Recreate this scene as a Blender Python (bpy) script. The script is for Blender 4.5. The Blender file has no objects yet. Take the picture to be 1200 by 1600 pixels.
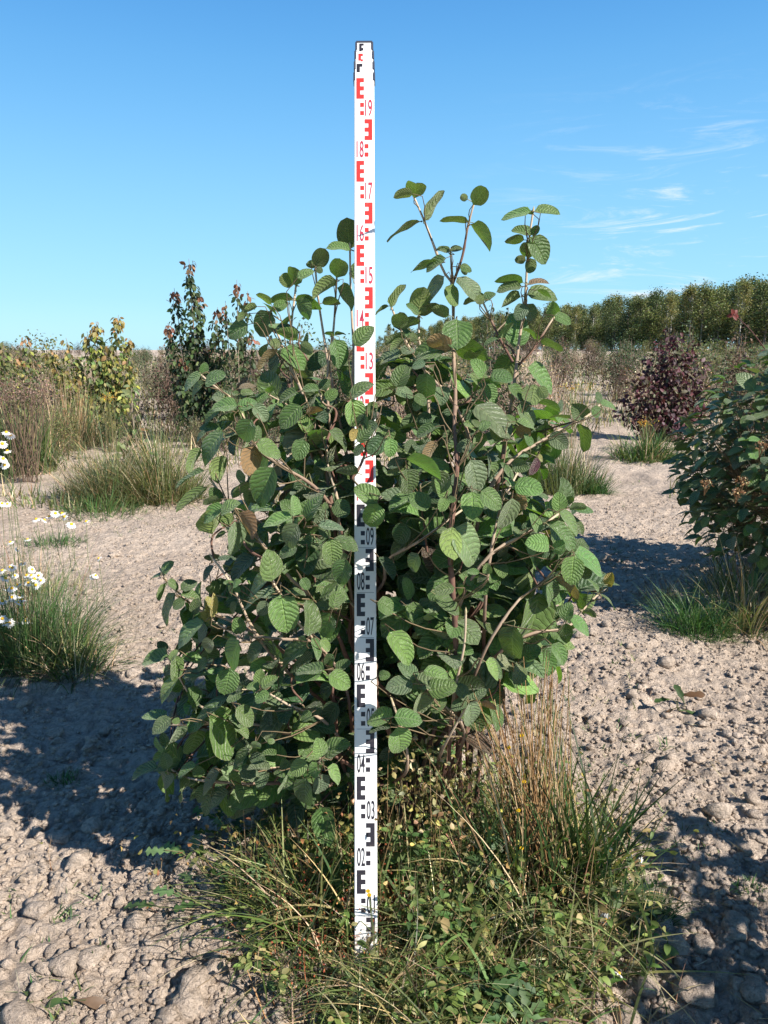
import bpy, math, random
import numpy as np
from mathutils import Vector
R = math.radians
rng = np.random.default_rng(11)
random.seed(5)
S = bpy.context.scene
COL = S.collection

# ---------------------------------------------------------------- camera, sky, sun, exposure
CAM_H, FPX, HOR = 1.303, 1164.0, 545.0
TH = math.atan((800 - HOR) / FPX)
cam = bpy.data.cameras.new('camera'); cam_o = bpy.data.objects.new('camera', cam); COL.objects.link(cam_o)
cam.sensor_fit = 'VERTICAL'; cam.sensor_height = 36.0; cam.lens = FPX / 1600 * 36
cam.clip_start = 0.05; cam.clip_end = 3000
cam_o.location = (0, 0, CAM_H); cam_o.rotation_euler = (R(90) - TH, 0, 0)
S.camera = cam_o

SUN_EL, SUN_AZ = R(38), math.atan2(-0.57, 0.82)      # azimuth of the sun measured from +X
SUN = Vector((math.cos(SUN_EL) * math.cos(SUN_AZ), math.cos(SUN_EL) * math.sin(SUN_AZ), math.sin(SUN_EL)))
sl = bpy.data.lights.new('sun', 'SUN'); sl.energy = 5.0; sl.angle = R(0.5); sl.color = (1.0, 0.93, 0.84)
so = bpy.data.objects.new('sun', sl); COL.objects.link(so)
so.rotation_euler = (-SUN).to_track_quat('-Z', 'Y').to_euler(); so.location = SUN * 50

W = bpy.data.worlds.new('World'); S.world = W; W.use_nodes = True
nt = W.node_tree; N = nt.nodes; Lk = nt.links; N.clear()
def nd(n_tree, typ, **kw):
    n = n_tree.nodes.new(typ)
    for k, v in kw.items(): setattr(n, k, v)
    return n
sky = nd(nt, 'ShaderNodeTexSky', sky_type='NISHITA', sun_disc=False, sun_elevation=SUN_EL,
         sun_rotation=math.atan2(SUN.x, SUN.y), altitude=0, air_density=1.0, dust_density=0.3, ozone_density=2.5)
tc = nd(nt, 'ShaderNodeTexCoord')
EXPO = 0.9
sz = nd(nt, 'ShaderNodeSeparateXYZ'); Lk.new(tc.outputs['Generated'], sz.inputs[0])
rp = nd(nt, 'ShaderNodeValToRGB'); rp.color_ramp.interpolation = 'B_SPLINE'
KK = 1 / (2 ** EXPO)
stops = [(0.0, (.45, .88, 1.10)), (.06, (.38, .81, 1.10)), (.19, (.26, .67, 1.08)), (.32, (.12, .46, .93)), (.42, (.075, .34, .82)), (.6, (.022, .12, .36)), (1.0, (.014, .06, .18))]
el = rp.color_ramp.elements
while len(el) < len(stops): el.new(.5)
for e_, (ps, c_) in zip(el, stops): e_.position = ps; e_.color = (c_[0] * KK, c_[1] * KK, c_[2] * KK, 1)
Lk.new(sz.outputs[2], rp.inputs[0])
sc10 = nd(nt, 'ShaderNodeVectorMath', operation='SCALE'); sc10.inputs['Scale'].default_value = 10.0; Lk.new(rp.outputs[0], sc10.inputs[0])
hs = nd(nt, 'ShaderNodeMix', data_type='RGBA'); hs.inputs[0].default_value = .86; Lk.new(sky.outputs[0], hs.inputs[6]); Lk.new(sc10.outputs[0], hs.inputs[7]); mp = nd(nt, 'ShaderNodeMapping'); mp.inputs['Scale'].default_value = (2.6, 2.6, 20.0); mp.inputs['Rotation'].default_value = (0, R(-4), 0)
Lk.new(tc.outputs['Generated'], mp.inputs['Vector'])
nz = nd(nt, 'ShaderNodeTexNoise'); nz.inputs['Scale'].default_value = 1.6; nz.inputs['Detail'].default_value = 9; nz.inputs['Roughness'].default_value = 0.68; nz.inputs['Distortion'].default_value = 1.6
Lk.new(mp.outputs[0], nz.inputs['Vector'])
cr = nd(nt, 'ShaderNodeMapRange', interpolation_type='SMOOTHSTEP'); cr.inputs[1].default_value = 0.50; cr.inputs[2].default_value = 0.80
Lk.new(nz.outputs[0], cr.inputs[0])
sx = nd(nt, 'ShaderNodeSeparateXYZ'); Lk.new(tc.outputs['Generated'], sx.inputs[0])
mx = nd(nt, 'ShaderNodeMapRange', interpolation_type='SMOOTHSTEP'); mx.inputs[1].default_value = 0.05; mx.inputs[2].default_value = 0.42; Lk.new(sx.outputs[0], mx.inputs[0])
mz = nd(nt, 'ShaderNodeMapRange', interpolation_type='SMOOTHSTEP'); mz.inputs[1].default_value = 0.34; mz.inputs[2].default_value = 0.10; Lk.new(sx.outputs[2], mz.inputs[0])
m1 = nd(nt, 'ShaderNodeMath', operation='MULTIPLY'); Lk.new(mx.outputs[0], m1.inputs[0]); Lk.new(mz.outputs[0], m1.inputs[1])
m2 = nd(nt, 'ShaderNodeMath', operation='MULTIPLY'); Lk.new(m1.outputs[0], m2.inputs[0]); Lk.new(cr.outputs[0], m2.inputs[1])
m3 = nd(nt, 'ShaderNodeMath', operation='MULTIPLY'); Lk.new(m2.outputs[0], m3.inputs[0]); m3.inputs[1].default_value = 1.5; m3.use_clamp = True
mc = nd(nt, 'ShaderNodeMix', data_type='RGBA'); Lk.new(m3.outputs[0], mc.inputs[0]); Lk.new(hs.outputs[2], mc.inputs[6]); mc.inputs[7].default_value = (4.9, 5.5, 6.2, 1)
bg = nd(nt, 'ShaderNodeBackground'); bg.inputs[1].default_value = 0.10; Lk.new(mc.outputs[2], bg.inputs[0])
wo = nd(nt, 'ShaderNodeOutputWorld'); Lk.new(bg.outputs[0], wo.inputs[0])
S.view_settings.view_transform = 'Standard'; S.view_settings.look = 'None'; S.view_settings.gamma = 1
S.view_settings.exposure = EXPO
S.render.film_transparent = False
try: S.cycles.max_bounces = 8; S.cycles.transparent_max_bounces = 8
except Exception: pass

# ---------------------------------------------------------------- measuring helpers (photograph pixel <-> place)
cT, sT = math.cos(TH), math.sin(TH)
def P(px, py, Y):
    a = (px - 600) / FPX; b = (800 - py) / FPX
    dy = cT + b * sT; dz = -sT + b * cT
    t = Y / dy
    return np.array([a * t, Y, CAM_H + dz * t])
def G(px, py, z=0.0):
    a = (px - 600) / FPX; b = (800 - py) / FPX
    dy = cT + b * sT; dz = -sT + b * cT
    t = (z - CAM_H) / dz
    return np.array([a * t, dy * t, z])
def depth(p): return p[..., 1] * cT + (CAM_H - p[..., 2]) * sT
def proj(p):
    d = depth(p)
    u = p[..., 1] * sT + (p[..., 2] - CAM_H) * cT
    return 600 + FPX * p[..., 0] / d, 800 - FPX * u / d

# ---------------------------------------------------------------- mesh builder
class MB:
    def __init__(s): s.v = []; s.f = []; s.c = []; s.uv = []; s.n = 0
    def add(s, v, f, col, uv=None):
        v = np.asarray(v, float).reshape(-1, 3); m = len(v)
        if m == 0: return
        c = np.asarray(col, float)
        if c.ndim == 1: c = np.tile(c[:3], (m, 1))
        s.v.append(v); s.c.append(c[:, :3])
        s.uv.append(np.zeros((m, 2)) if uv is None else np.asarray(uv, float))
        f = np.asarray(f, int)
        s.f.append(f + s.n); s.n += m
    def mesh(s, name):
        me = bpy.data.meshes.new(name)
        v = np.concatenate(s.v); c = np.concatenate(s.c); uv = np.concatenate(s.uv)
        lo = np.concatenate([f.ravel() for f in s.f]); cnt = np.concatenate([np.full(len(f), f.shape[1]) for f in s.f])
        me.vertices.add(len(v)); me.vertices.foreach_set('co', v.astype('f').ravel())
        me.loops.add(len(lo)); me.loops.foreach_set('vertex_index', lo.astype('i'))
        me.polygons.add(len(cnt)); st = np.concatenate([[0], np.cumsum(cnt)[:-1]])
        me.polygons.foreach_set('loop_start', st.astype('i')); me.polygons.foreach_set('loop_total', cnt.astype('i'))
        me.polygons.foreach_set('use_smooth', np.ones(len(cnt), dtype=bool))
        me.update(calc_edges=True)
        a = me.color_attributes.new('Col', 'FLOAT_COLOR', 'POINT')
        a.data.foreach_set('color', np.concatenate([c, np.ones((len(c), 1))], 1).astype('f').ravel())
        ul = me.uv_layers.new(name='UVMap'); ul.data.foreach_set('uv', uv[lo].astype('f').ravel())
        me.validate()
        return me
    def build(s, name, mat, parent=None, loc=None, flat=False):
        if s.n == 0: return None
        if loc is not None:
            s.v = [x - np.asarray(loc, float) for x in s.v]
        me = s.mesh(name); me.materials.append(mat)
        if flat: me.polygons.foreach_set('use_smooth', np.zeros(len(me.polygons), dtype=bool))
        o = bpy.data.objects.new(name, me); COL.objects.link(o)
        if parent is not None: o.parent = parent
        elif loc is not None: o.location = loc
        return o
    def box(s, x0, x1, y0, y1, z0, z1, col, bev=0):
        v = [(x, y, z) for z in (z0, z1) for y in (y0, y1) for x in (x0, x1)]
        s.add(v, [(0, 2, 3, 1), (4, 5, 7, 6), (0, 1, 5, 4), (2, 6, 7, 3), (0, 4, 6, 2), (1, 3, 7, 5)], col)

def nrm(a): return a / np.maximum(np.linalg.norm(a, axis=-1, keepdims=True), 1e-9)
def tube(mb, pts, rad, sides=6, col=(.3, .2, .1), cap=True):
    pts = np.asarray(pts, float); n = len(pts)
    rad = np.broadcast_to(np.asarray(rad, float), (n,))
    t = nrm(np.gradient(pts, axis=0))
    ref = np.array([0.31, 0.9, 0.12]); a = nrm(np.cross(t, ref)); b = np.cross(t, a)
    th = np.linspace(0, 2 * np.pi, sides, endpoint=False)
    ring = pts[:, None] + rad[:, None, None] * (a[:, None] * np.cos(th)[None, :, None] + b[:, None] * np.sin(th)[None, :, None])
    i = np.arange(n - 1)[:, None] * sides; j = np.arange(sides)[None]; k = (j + 1) % sides
    f = np.stack([i + j, i + k, i + sides + k, i + sides + j], -1).reshape(-1, 4)
    c = np.asarray(col, float)
    if c.ndim == 2: c = np.repeat(c, sides, 0)
    mb.add(ring.reshape(-1, 3), f, c)
def curve(pts, n):
    pts = np.asarray(pts, float)
    if len(pts) == 2: return pts[0] + (pts[1] - pts[0]) * np.linspace(0, 1, n)[:, None]
    d = np.concatenate([[0], np.cumsum(np.linalg.norm(np.diff(pts, axis=0), axis=1))]); d /= d[-1]
    t = np.linspace(0, 1, n)
    m = np.gradient(pts, d, axis=0)
    k = np.clip(np.searchsorted(d, t, 'right') - 1, 0, len(pts) - 2)
    h = (d[k + 1] - d[k])[:, None]; s = ((t - d[k]) / (d[k + 1] - d[k]))[:, None]
    return ((2*s**3 - 3*s**2 + 1) * pts[k] + (s**3 - 2*s**2 + s) * h * m[k] + (-2*s**3 + 3*s**2) * pts[k + 1] + (s**3 - s**2) * h * m[k + 1])

def leaf_batch(mb, base, axis, normal, L, Wd, col, curl=0.5, fold=0.25, nv=8, nu=2, wave=0.0, lobes=0, lobamp=0.0, pe=(.45, .72)):
    base = np.asarray(base, float); n = len(base)
    if n == 0: return
    axis = nrm(np.broadcast_to(axis, (n, 3)).astype(float)); normal = np.broadcast_to(normal, (n, 3)).astype(float)
    normal = nrm(normal - (normal * axis).sum(-1, keepdims=True) * axis); side = np.cross(axis, normal)
    L = np.broadcast_to(L, (n,)).astype(float); Wd = np.broadcast_to(Wd, (n,)).astype(float)
    curl = np.broadcast_to(curl, (n,)).astype(float); curl = np.where(np.abs(curl) < .02, .02, curl); fold = np.broadcast_to(fold, (n,)).astype(float)
    v = np.linspace(0, 1, nv + 1); u = np.linspace(-1, 1, 2 * nu + 1)
    pr = (v ** pe[0]) * ((1 - v) ** pe[1]); mxp = pe[0] / (pe[0] + pe[1]); pr = pr / ((mxp ** pe[0]) * ((1 - mxp) ** pe[1]))
    if lobes:
        pr = pr * (1 - lobamp * (0.5 + 0.5 * np.cos(2 * np.pi * lobes * v)))
    c = curl[:, None]; cv = c * v[None]
    mx_ = np.sin(cv) / c; mz_ = -(1 - np.cos(cv)) / c
    A = axis[:, None, :]; Nn = normal[:, None, :]
    mid = base[:, None] + L[:, None, None] * (A * mx_[..., None] + Nn * mz_[..., None])
    Nl = Nn * np.cos(cv)[..., None] + A * np.sin(cv)[..., None]
    hw = (Wd[:, None] / 2) * pr[None]
    x = u[None, None] * hw[..., None] * np.cos(fold)[:, None, None]
    z = np.abs(u)[None, None] ** 1.4 * hw[..., None] * np.sin(fold)[:, None, None]
    if np.any(wave):
        wv = np.broadcast_to(wave, (n,)); ph = rng.uniform(0, 6.28, (n, 1, 1))
        z = z + wv[:, None, None] * L[:, None, None] * np.sin(v[None, :, None] * 9 + ph + u[None, None] * 1.5) * np.abs(u)[None, None]
    pts = mid[:, :, None] + side[:, None, None] * x[..., None] + Nl[:, :, None] * z[..., None]
    a, b = nv + 1, 2 * nu + 1
    i = np.arange(nv)[:, None] * b; j = np.arange(b - 1)[None]
    f = np.stack([i + j, i + j + 1, i + b + j + 1, i + b + j], -1).reshape(-1, 4)
    F = (f[None] + (np.arange(n) * a * b)[:, None, None]).reshape(-1, 4)
    col = np.asarray(col, float)
    if col.ndim == 1: col = np.tile(col, (n, 1))
    C = np.repeat(col, a * b, 0)
    uv = np.stack(np.broadcast_arrays((u * .5 + .5)[None, None], v[None, :, None] + np.zeros((n, 1, 1))), -1).reshape(-1, 2)
    mb.add(pts.reshape(-1, 3), F, C, uv)

def blades(mb, root, L, Wd, az, lean, bend, col, seg=5, twist=0.0, tipcol=None):
    root = np.asarray(root, float); n = len(root)
    if n == 0: return
    B = lambda q: np.broadcast_to(q, (n,)).astype(float)
    L, Wd, az, lean, bend = map(B, (L, Wd, az, lean, bend))
    t = np.linspace(0, 1, seg + 1)
    ang = lean[:, None] + bend[:, None] * t[None]
    dx = np.sin(ang); dz = np.cos(ang)
    hx = np.concatenate([np.zeros((n, 1)), np.cumsum((dx[:, 1:] + dx[:, :-1]) / 2, 1)], 1) / seg * L[:, None]
    hz = np.concatenate([np.zeros((n, 1)), np.cumsum((dz[:, 1:] + dz[:, :-1]) / 2, 1)], 1) / seg * L[:, None]
    o = np.stack([np.cos(az), np.sin(az), np.zeros(n)], -1)
    rt = az + np.pi / 2 + rng.normal(0, .7, n)
    sd = np.stack([np.cos(rt), np.sin(rt), np.zeros(n)], -1)
    c = root[:, None] + o[:, None] * hx[..., None] + np.array([0, 0, 1.]) * hz[..., None]
    w = (Wd[:, None] / 2) * (1 - t[None] ** 2.2) ** 1.0 * (0.55 + 0.45 * np.sin(np.pi * np.clip(t[None] * .8 + .15, 0, 1)))
    w = np.maximum(w, Wd[:, None] * .03)
    pts = np.stack([c - sd[:, None] * w[..., None], c + sd[:, None] * w[..., None]], 2).reshape(-1, 3)
    i = np.arange(seg)[:, None] * 2
    f = np.concatenate([i, i + 1, i + 3, i + 2], 1)
    F = (f[None] + (np.arange(n) * (seg + 1) * 2)[:, None, None]).reshape(-1, 4)
    col = np.asarray(col, float)
    if col.ndim == 1: col = np.tile(col, (n, 1))
    C = np.repeat(col, (seg + 1) * 2, 0)
    uv = np.tile(np.stack([np.tile([0., 1.], seg + 1), np.repeat(t, 2)], -1), (n, 1))
    mb.add(pts, F, C, uv)

def vary(base, n, amt=.25, hue=.12):
    b = np.asarray(base, float); g = rng.normal(1, amt, (n, 1)).clip(.35, 1.9); h = rng.normal(1, hue, (n, 3)).clip(.5, 1.6)
    return np.clip(b * g * h, 0.002, .95)
def pick(cols, n, p=None, amt=.22):
    cols = np.asarray(cols, float); k = rng.choice(len(cols), n, p=p)
    return np.clip(cols[k] * rng.normal(1, amt, (n, 1)).clip(.4, 1.8) * rng.normal(1, .08, (n, 3)), .002, .95)
def rdir(n):
    v = rng.normal(size=(n, 3)); return nrm(v)

# ---------------------------------------------------------------- materials
def newmat(name):
    m = bpy.data.materials.new(name); m.use_nodes = True; t = m.node_tree; t.nodes.clear()
    out = nd(t, 'ShaderNodeOutputMaterial'); return m, t, out
def plant_mat(name, rough=.55, trans=.3, spec=.35, noise=0.25, tint=(1.15, 1.25, .55)):
    m, t, out = newmat(name); l = t.links
    at = nd(t, 'ShaderNodeAttribute', attribute_name='Col')
    pr = nd(t, 'ShaderNodeBsdfPrincipled'); pr.inputs['Roughness'].default_value = rough; pr.inputs['Specular IOR Level'].default_value = spec
    tx = nd(t, 'ShaderNodeTexCoord'); no = nd(t, 'ShaderNodeTexNoise'); no.inputs['Scale'].default_value = 90; no.inputs['Detail'].default_value = 3
    l.new(tx.outputs['Object'], no.inputs['Vector'])
    mr = nd(t, 'ShaderNodeMapRange'); mr.inputs[3].default_value = 1 - noise; mr.inputs[4].default_value = 1 + noise; l.new(no.outputs[0], mr.inputs[0])
    mu = nd(t, 'ShaderNodeVectorMath', operation='SCALE'); l.new(at.outputs['Color'], mu.inputs[0]); l.new(mr.outputs[0], mu.inputs['Scale'])
    l.new(mu.outputs[0], pr.inputs['Base Color'])
    tr = nd(t, 'ShaderNodeBsdfTranslucent'); tm = nd(t, 'ShaderNodeVectorMath', operation='MULTIPLY'); tm.inputs[1].default_value = tint
    l.new(mu.outputs[0], tm.inputs[0]); l.new(tm.outputs[0], tr.inputs[0])
    mix = nd(t, 'ShaderNodeMixShader'); mix.inputs[0].default_value = trans; l.new(pr.outputs[0], mix.inputs[1]); l.new(tr.outputs[0], mix.inputs[2])
    l.new(mix.outputs[0], out.inputs[0]); return m
M_FOL = plant_mat('foliage_small')
M_GRASS = plant_mat('grass_blade', rough=.5, trans=.25, spec=.4)
M_DRY = plant_mat('dry_stalk', rough=.8, trans=.12, spec=.15, tint=(1, .9, .7))
M_STEM = plant_mat('stem_bark', rough=.85, trans=0.0, spec=.15, noise=.35)
M_PETAL = plant_mat('petal', rough=.6, trans=.35, spec=.2, noise=.03, tint=(1, 1, 1))
M_DISC = plant_mat('flower_disc', rough=.8, trans=0, spec=.2, noise=.4)

def broadleaf_mat():
    m, t, out = newmat('viburnum_leaf'); l = t.links
    def mth(op, a, b=None, c=None):
        n = nd(t, 'ShaderNodeMath', operation=op)
        for i, x in enumerate((a, b, c)):
            if x is None: continue
            if isinstance(x, (int, float)): n.inputs[i].default_value = x
            else: l.new(x, n.inputs[i])
        return n.outputs[0]
    uv = nd(t, 'ShaderNodeUVMap', uv_map='UVMap'); sp = nd(t, 'ShaderNodeSeparateXYZ'); l.new(uv.outputs[0], sp.inputs[0])
    u = mth('ABSOLUTE', mth('MULTIPLY_ADD', sp.outputs[0], 2.0, -1.0)); v = sp.outputs[1]
    vm = nd(t, 'ShaderNodeCombineXYZ'); l.new(mth('MULTIPLY', sp.outputs[0], 9.0), vm.inputs[0]); l.new(mth('MULTIPLY', v, 12.0), vm.inputs[1])
    geo0 = nd(t, 'ShaderNodeNewGeometry')
    try: l.new(mth('MULTIPLY', geo0.outputs['Random Per Island'], 50.0), vm.inputs[2])
    except Exception: pass
    nw = nd(t, 'ShaderNodeTexNoise'); nw.inputs['Scale'].default_value = .35; nw.inputs['Detail'].default_value = 1; l.new(vm.outputs[0], nw.inputs['Vector'])
    warp = mth('MULTIPLY', mth('SUBTRACT', nw.outputs[0], .5), 1.5)
    rnd = geo0.outputs['Random Per Island']
    ph = mth('ADD', mth('SUBTRACT', mth('MULTIPLY', v, mth('MULTIPLY_ADD', rnd, 2.6, 6.2)), mth('MULTIPLY', mth('POWER', u, 1.45), 2.1)), warp)
    fr = mth('FRACT', ph)
    tri = mth('MULTIPLY', mth('ABSOLUTE', mth('SUBTRACT', fr, .5)), 2.0)      # 1 at the vein, 0 between
    vein = nd(t, 'ShaderNodeMapRange', interpolation_type='SMOOTHSTEP'); l.new(tri, vein.inputs[0]); vein.inputs[1].default_value = .78; vein.inputs[2].default_value = 1.0
    mid = nd(t, 'ShaderNodeMapRange', interpolation_type='SMOOTHSTEP'); l.new(u, mid.inputs[0]); mid.inputs[1].default_value = .09; mid.inputs[2].default_value = .0
    vv = mth('MAXIMUM', vein.outputs[0], mid.outputs[0])
    vo = nd(t, 'ShaderNodeTexVoronoi', feature='DISTANCE_TO_EDGE'); vo.inputs['Scale'].default_value = 2.6; l.new(vm.outputs[0], vo.inputs['Vector'])
    net = nd(t, 'ShaderNodeMapRange'); l.new(vo.outputs[0], net.inputs[0]); net.inputs[1].default_value = 0; net.inputs[2].default_value = .25
    hgt = mth('ADD', mth('MULTIPLY', mth('SUBTRACT', 1.0, vv), 1.0), mth('MULTIPLY', net.outputs[0], .2))
    hgt = mth('ADD', hgt, mth('MULTIPLY', mth('SUBTRACT', 1.0, tri), .7))
    bp = nd(t, 'ShaderNodeBump'); bp.inputs['Strength'].default_value = 1.0; bp.inputs['Distance'].default_value = .0018; l.new(hgt, bp.inputs['Height'])
    at = nd(t, 'ShaderNodeAttribute', attribute_name='Col')
    geo = nd(t, 'ShaderNodeNewGeometry')
    nb = nd(t, 'ShaderNodeTexNoise'); nb.inputs['Scale'].default_value = .8; nb.inputs['Detail'].default_value = 5; l.new(vm.outputs[0], nb.inputs['Vector'])
    mr = nd(t, 'ShaderNodeMapRange'); mr.inputs[1].default_value = .3; mr.inputs[2].default_value = .7; mr.inputs[3].default_value = .82; mr.inputs[4].default_value = 1.2; l.new(nb.outputs[0], mr.inputs[0])
    c0 = nd(t, 'ShaderNodeVectorMath', operation='SCALE'); l.new(at.outputs['Color'], c0.inputs[0]); l.new(mr.outputs[0], c0.inputs['Scale'])
    # veins a little paler on the upper side
    c1 = nd(t, 'ShaderNodeMix', data_type='RGBA'); l.new(mth('MULTIPLY', vv, .5), c1.inputs[0]); l.new(c0.outputs[0], c1.inputs[6])
    lt = nd(t, 'ShaderNodeVectorMath', operation='MULTIPLY_ADD'); l.new(at.outputs['Color'], lt.inputs[0]); lt.inputs[1].default_value = (1.5, 1.4, 1.3); lt.inputs[2].default_value = (.06, .07, .03)
    l.new(lt.outputs[0], c1.inputs[7])
    # a few brown blemishes
    ns = nd(t, 'ShaderNodeTexNoise'); ns.inputs['Scale'].default_value = .55; ns.inputs['Detail'].default_value = 6; ns.inputs['Roughness'].default_value = .7; l.new(vm.outputs[0], ns.inputs['Vector'])
    bs = nd(t, 'ShaderNodeMapRange', interpolation_type='SMOOTHSTEP'); l.new(ns.outputs[0], bs.inputs[0]); bs.inputs[1].default_value = .66; bs.inputs[2].default_value = .74
    cb = nd(t, 'ShaderNodeMix', data_type='RGBA'); l.new(mth('MULTIPLY', bs.outputs[0], .8), cb.inputs[0]); l.new(c1.outputs[2], cb.inputs[6]); cb.inputs[7].default_value = (.16, .085, .035, 1)
    c1 = cb
    # thin dried margin
    mg = nd(t, 'ShaderNodeMapRange', interpolation_type='SMOOTHSTEP'); l.new(u, mg.inputs[0]); mg.inputs[1].default_value = .9; mg.inputs[2].default_value = 1.0
    c2 = nd(t, 'ShaderNodeMix', data_type='RGBA'); l.new(mth('MULTIPLY', mg.outputs[0], .35), c2.inputs[0]); l.new(c1.outputs[2], c2.inputs[6]); c2.inputs[7].default_value = (.22, .2, .1, 1)
    # paler, duller underside
    ud = nd(t, 'ShaderNodeVectorMath', operation='MULTIPLY_ADD'); l.new(c1.outputs[2], ud.inputs[0]); ud.inputs[1].default_value = (1.1, 1.0, .9); ud.inputs[2].default_value = (.045, .045, .022)
    c3 = nd(t, 'ShaderNodeMix', data_type='RGBA'); l.new(geo.outputs['Backfacing'], c3.inputs[0]); l.new(c2.outputs[2], c3.inputs[6]); l.new(ud.outputs[0], c3.inputs[7])
    pr = nd(t, 'ShaderNodeBsdfPrincipled'); l.new(c3.outputs[2], pr.inputs['Base Color']); l.new(bp.outputs[0], pr.inputs['Normal'])
    rg = nd(t, 'ShaderNodeMapRange'); l.new(geo.outputs['Backfacing'], rg.inputs[0]); rg.inputs[3].default_value = .38; rg.inputs[4].default_value = .8; l.new(rg.outputs[0], pr.inputs['Roughness'])
    pr.inputs['Specular IOR Level'].default_value = .5
    pr.inputs['Sheen Weight'].default_value = .4; pr.inputs['Sheen Roughness'].default_value = .4; pr.inputs['Sheen Tint'].default_value = (.8, .85, .7, 1)
    tr = nd(t, 'ShaderNodeBsdfTranslucent'); tm = nd(t, 'ShaderNodeVectorMath', operation='MULTIPLY'); tm.inputs[1].default_value = (1.3, 1.5, .35)
    l.new(c1.outputs[2], tm.inputs[0]); l.new(tm.outputs[0], tr.inputs[0])
    mix = nd(t, 'ShaderNodeMixShader'); mix.inputs[0].default_value = .26; l.new(pr.outputs[0], mix.inputs[1]); l.new(tr.outputs[0], mix.inputs[2])
    l.new(mix.outputs[0], out.inputs[0]); return m
M_LEAF = broadleaf_mat()

def soil_mat():
    m, t, out = newmat('dry_loam'); l = t.links
    tx = nd(t, 'ShaderNodeTexCoord')
    n1 = nd(t, 'ShaderNodeTexNoise'); n1.inputs['Scale'].default_value = 1.3; n1.inputs['Detail'].default_value = 8; n1.inputs['Roughness'].default_value = .6; l.new(tx.outputs['Object'], n1.inputs['Vector'])
    n2 = nd(t, 'ShaderNodeTexNoise'); n2.inputs['Scale'].default_value = 55; n2.inputs['Detail'].default_value = 6; n2.inputs['Roughness'].default_value = .7; l.new(tx.outputs['Object'], n2.inputs['Vector'])
    r1 = nd(t, 'ShaderNodeValToRGB'); e = r1.color_ramp.elements; e[0].position = .3; e[0].color = (.44, .36, .29, 1); e[1].position = .7; e[1].color = (.62, .525, .435, 1); l.new(n1.outputs[0], r1.inputs[0])
    r2 = nd(t, 'ShaderNodeValToRGB'); e = r2.color_ramp.elements; e[0].position = .3; e[0].color = (.62, .6, .58, 1); e[1].position = .62; e[1].color = (1.08, 1.06, 1.05, 1); l.new(n2.outputs[0], r2.inputs[0])
    mu = nd(t, 'ShaderNodeMix', data_type='RGBA', blend_type='MULTIPLY'); mu.inputs[0].default_value = 1; l.new(r1.outputs[0], mu.inputs[6]); l.new(r2.outputs[0], mu.inputs[7])
    vo = nd(t, 'ShaderNodeTexVoronoi'); vo.inputs['Scale'].default_value = 70; vo.inputs['Randomness'].default_value = 1; l.new(tx.outputs['Object'], vo.inputs['Vector'])
    n3 = nd(t, 'ShaderNodeTexNoise'); n3.inputs['Scale'].default_value = 260; n3.inputs['Detail'].default_value = 4; l.new(tx.outputs['Object'], n3.inputs['Vector'])
    b1 = nd(t, 'ShaderNodeBump'); b1.inputs['Distance'].default_value = .006; b1.inputs['Strength'].default_value = .7; b1.invert = True; l.new(vo.outputs['Distance'], b1.inputs['Height'])
    b2 = nd(t, 'ShaderNodeBump'); b2.inputs['Distance'].default_value = .003; b2.inputs['Strength'].default_value = .7; l.new(n3.outputs[0], b2.inputs['Height']); l.new(b1.outputs[0], b2.inputs['Normal'])
    b3 = nd(t, 'ShaderNodeBump'); b3.inputs['Distance'].default_value = .02; b3.inputs['Strength'].default_value = .8; l.new(n2.outputs[0], b3.inputs['Height']); l.new(b2.outputs[0], b3.inputs['Normal'])
    n4 = nd(t, 'ShaderNodeTexNoise'); n4.inputs['Scale'].default_value = 13; n4.inputs['Detail'].default_value = 7; n4.inputs['Roughness'].default_value = .65; l.new(tx.outputs['Object'], n4.inputs['Vector'])
    b4 = nd(t, 'ShaderNodeBump'); b4.inputs['Distance'].default_value = .06; b4.inputs['Strength'].default_value = .8; l.new(n4.outputs[0], b4.inputs['Height']); l.new(b3.outputs[0], b4.inputs['Normal'])
    pr = nd(t, 'ShaderNodeBsdfPrincipled'); pr.inputs['Roughness'].default_value = .95; pr.inputs['Specular IOR Level'].default_value = .1
    l.new(mu.outputs[2], pr.inputs['Base Color']); l.new(b4.outputs[0], pr.inputs['Normal']); l.new(pr.outputs[0], out.inputs[0]); return m
M_SOIL = soil_mat()
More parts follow.
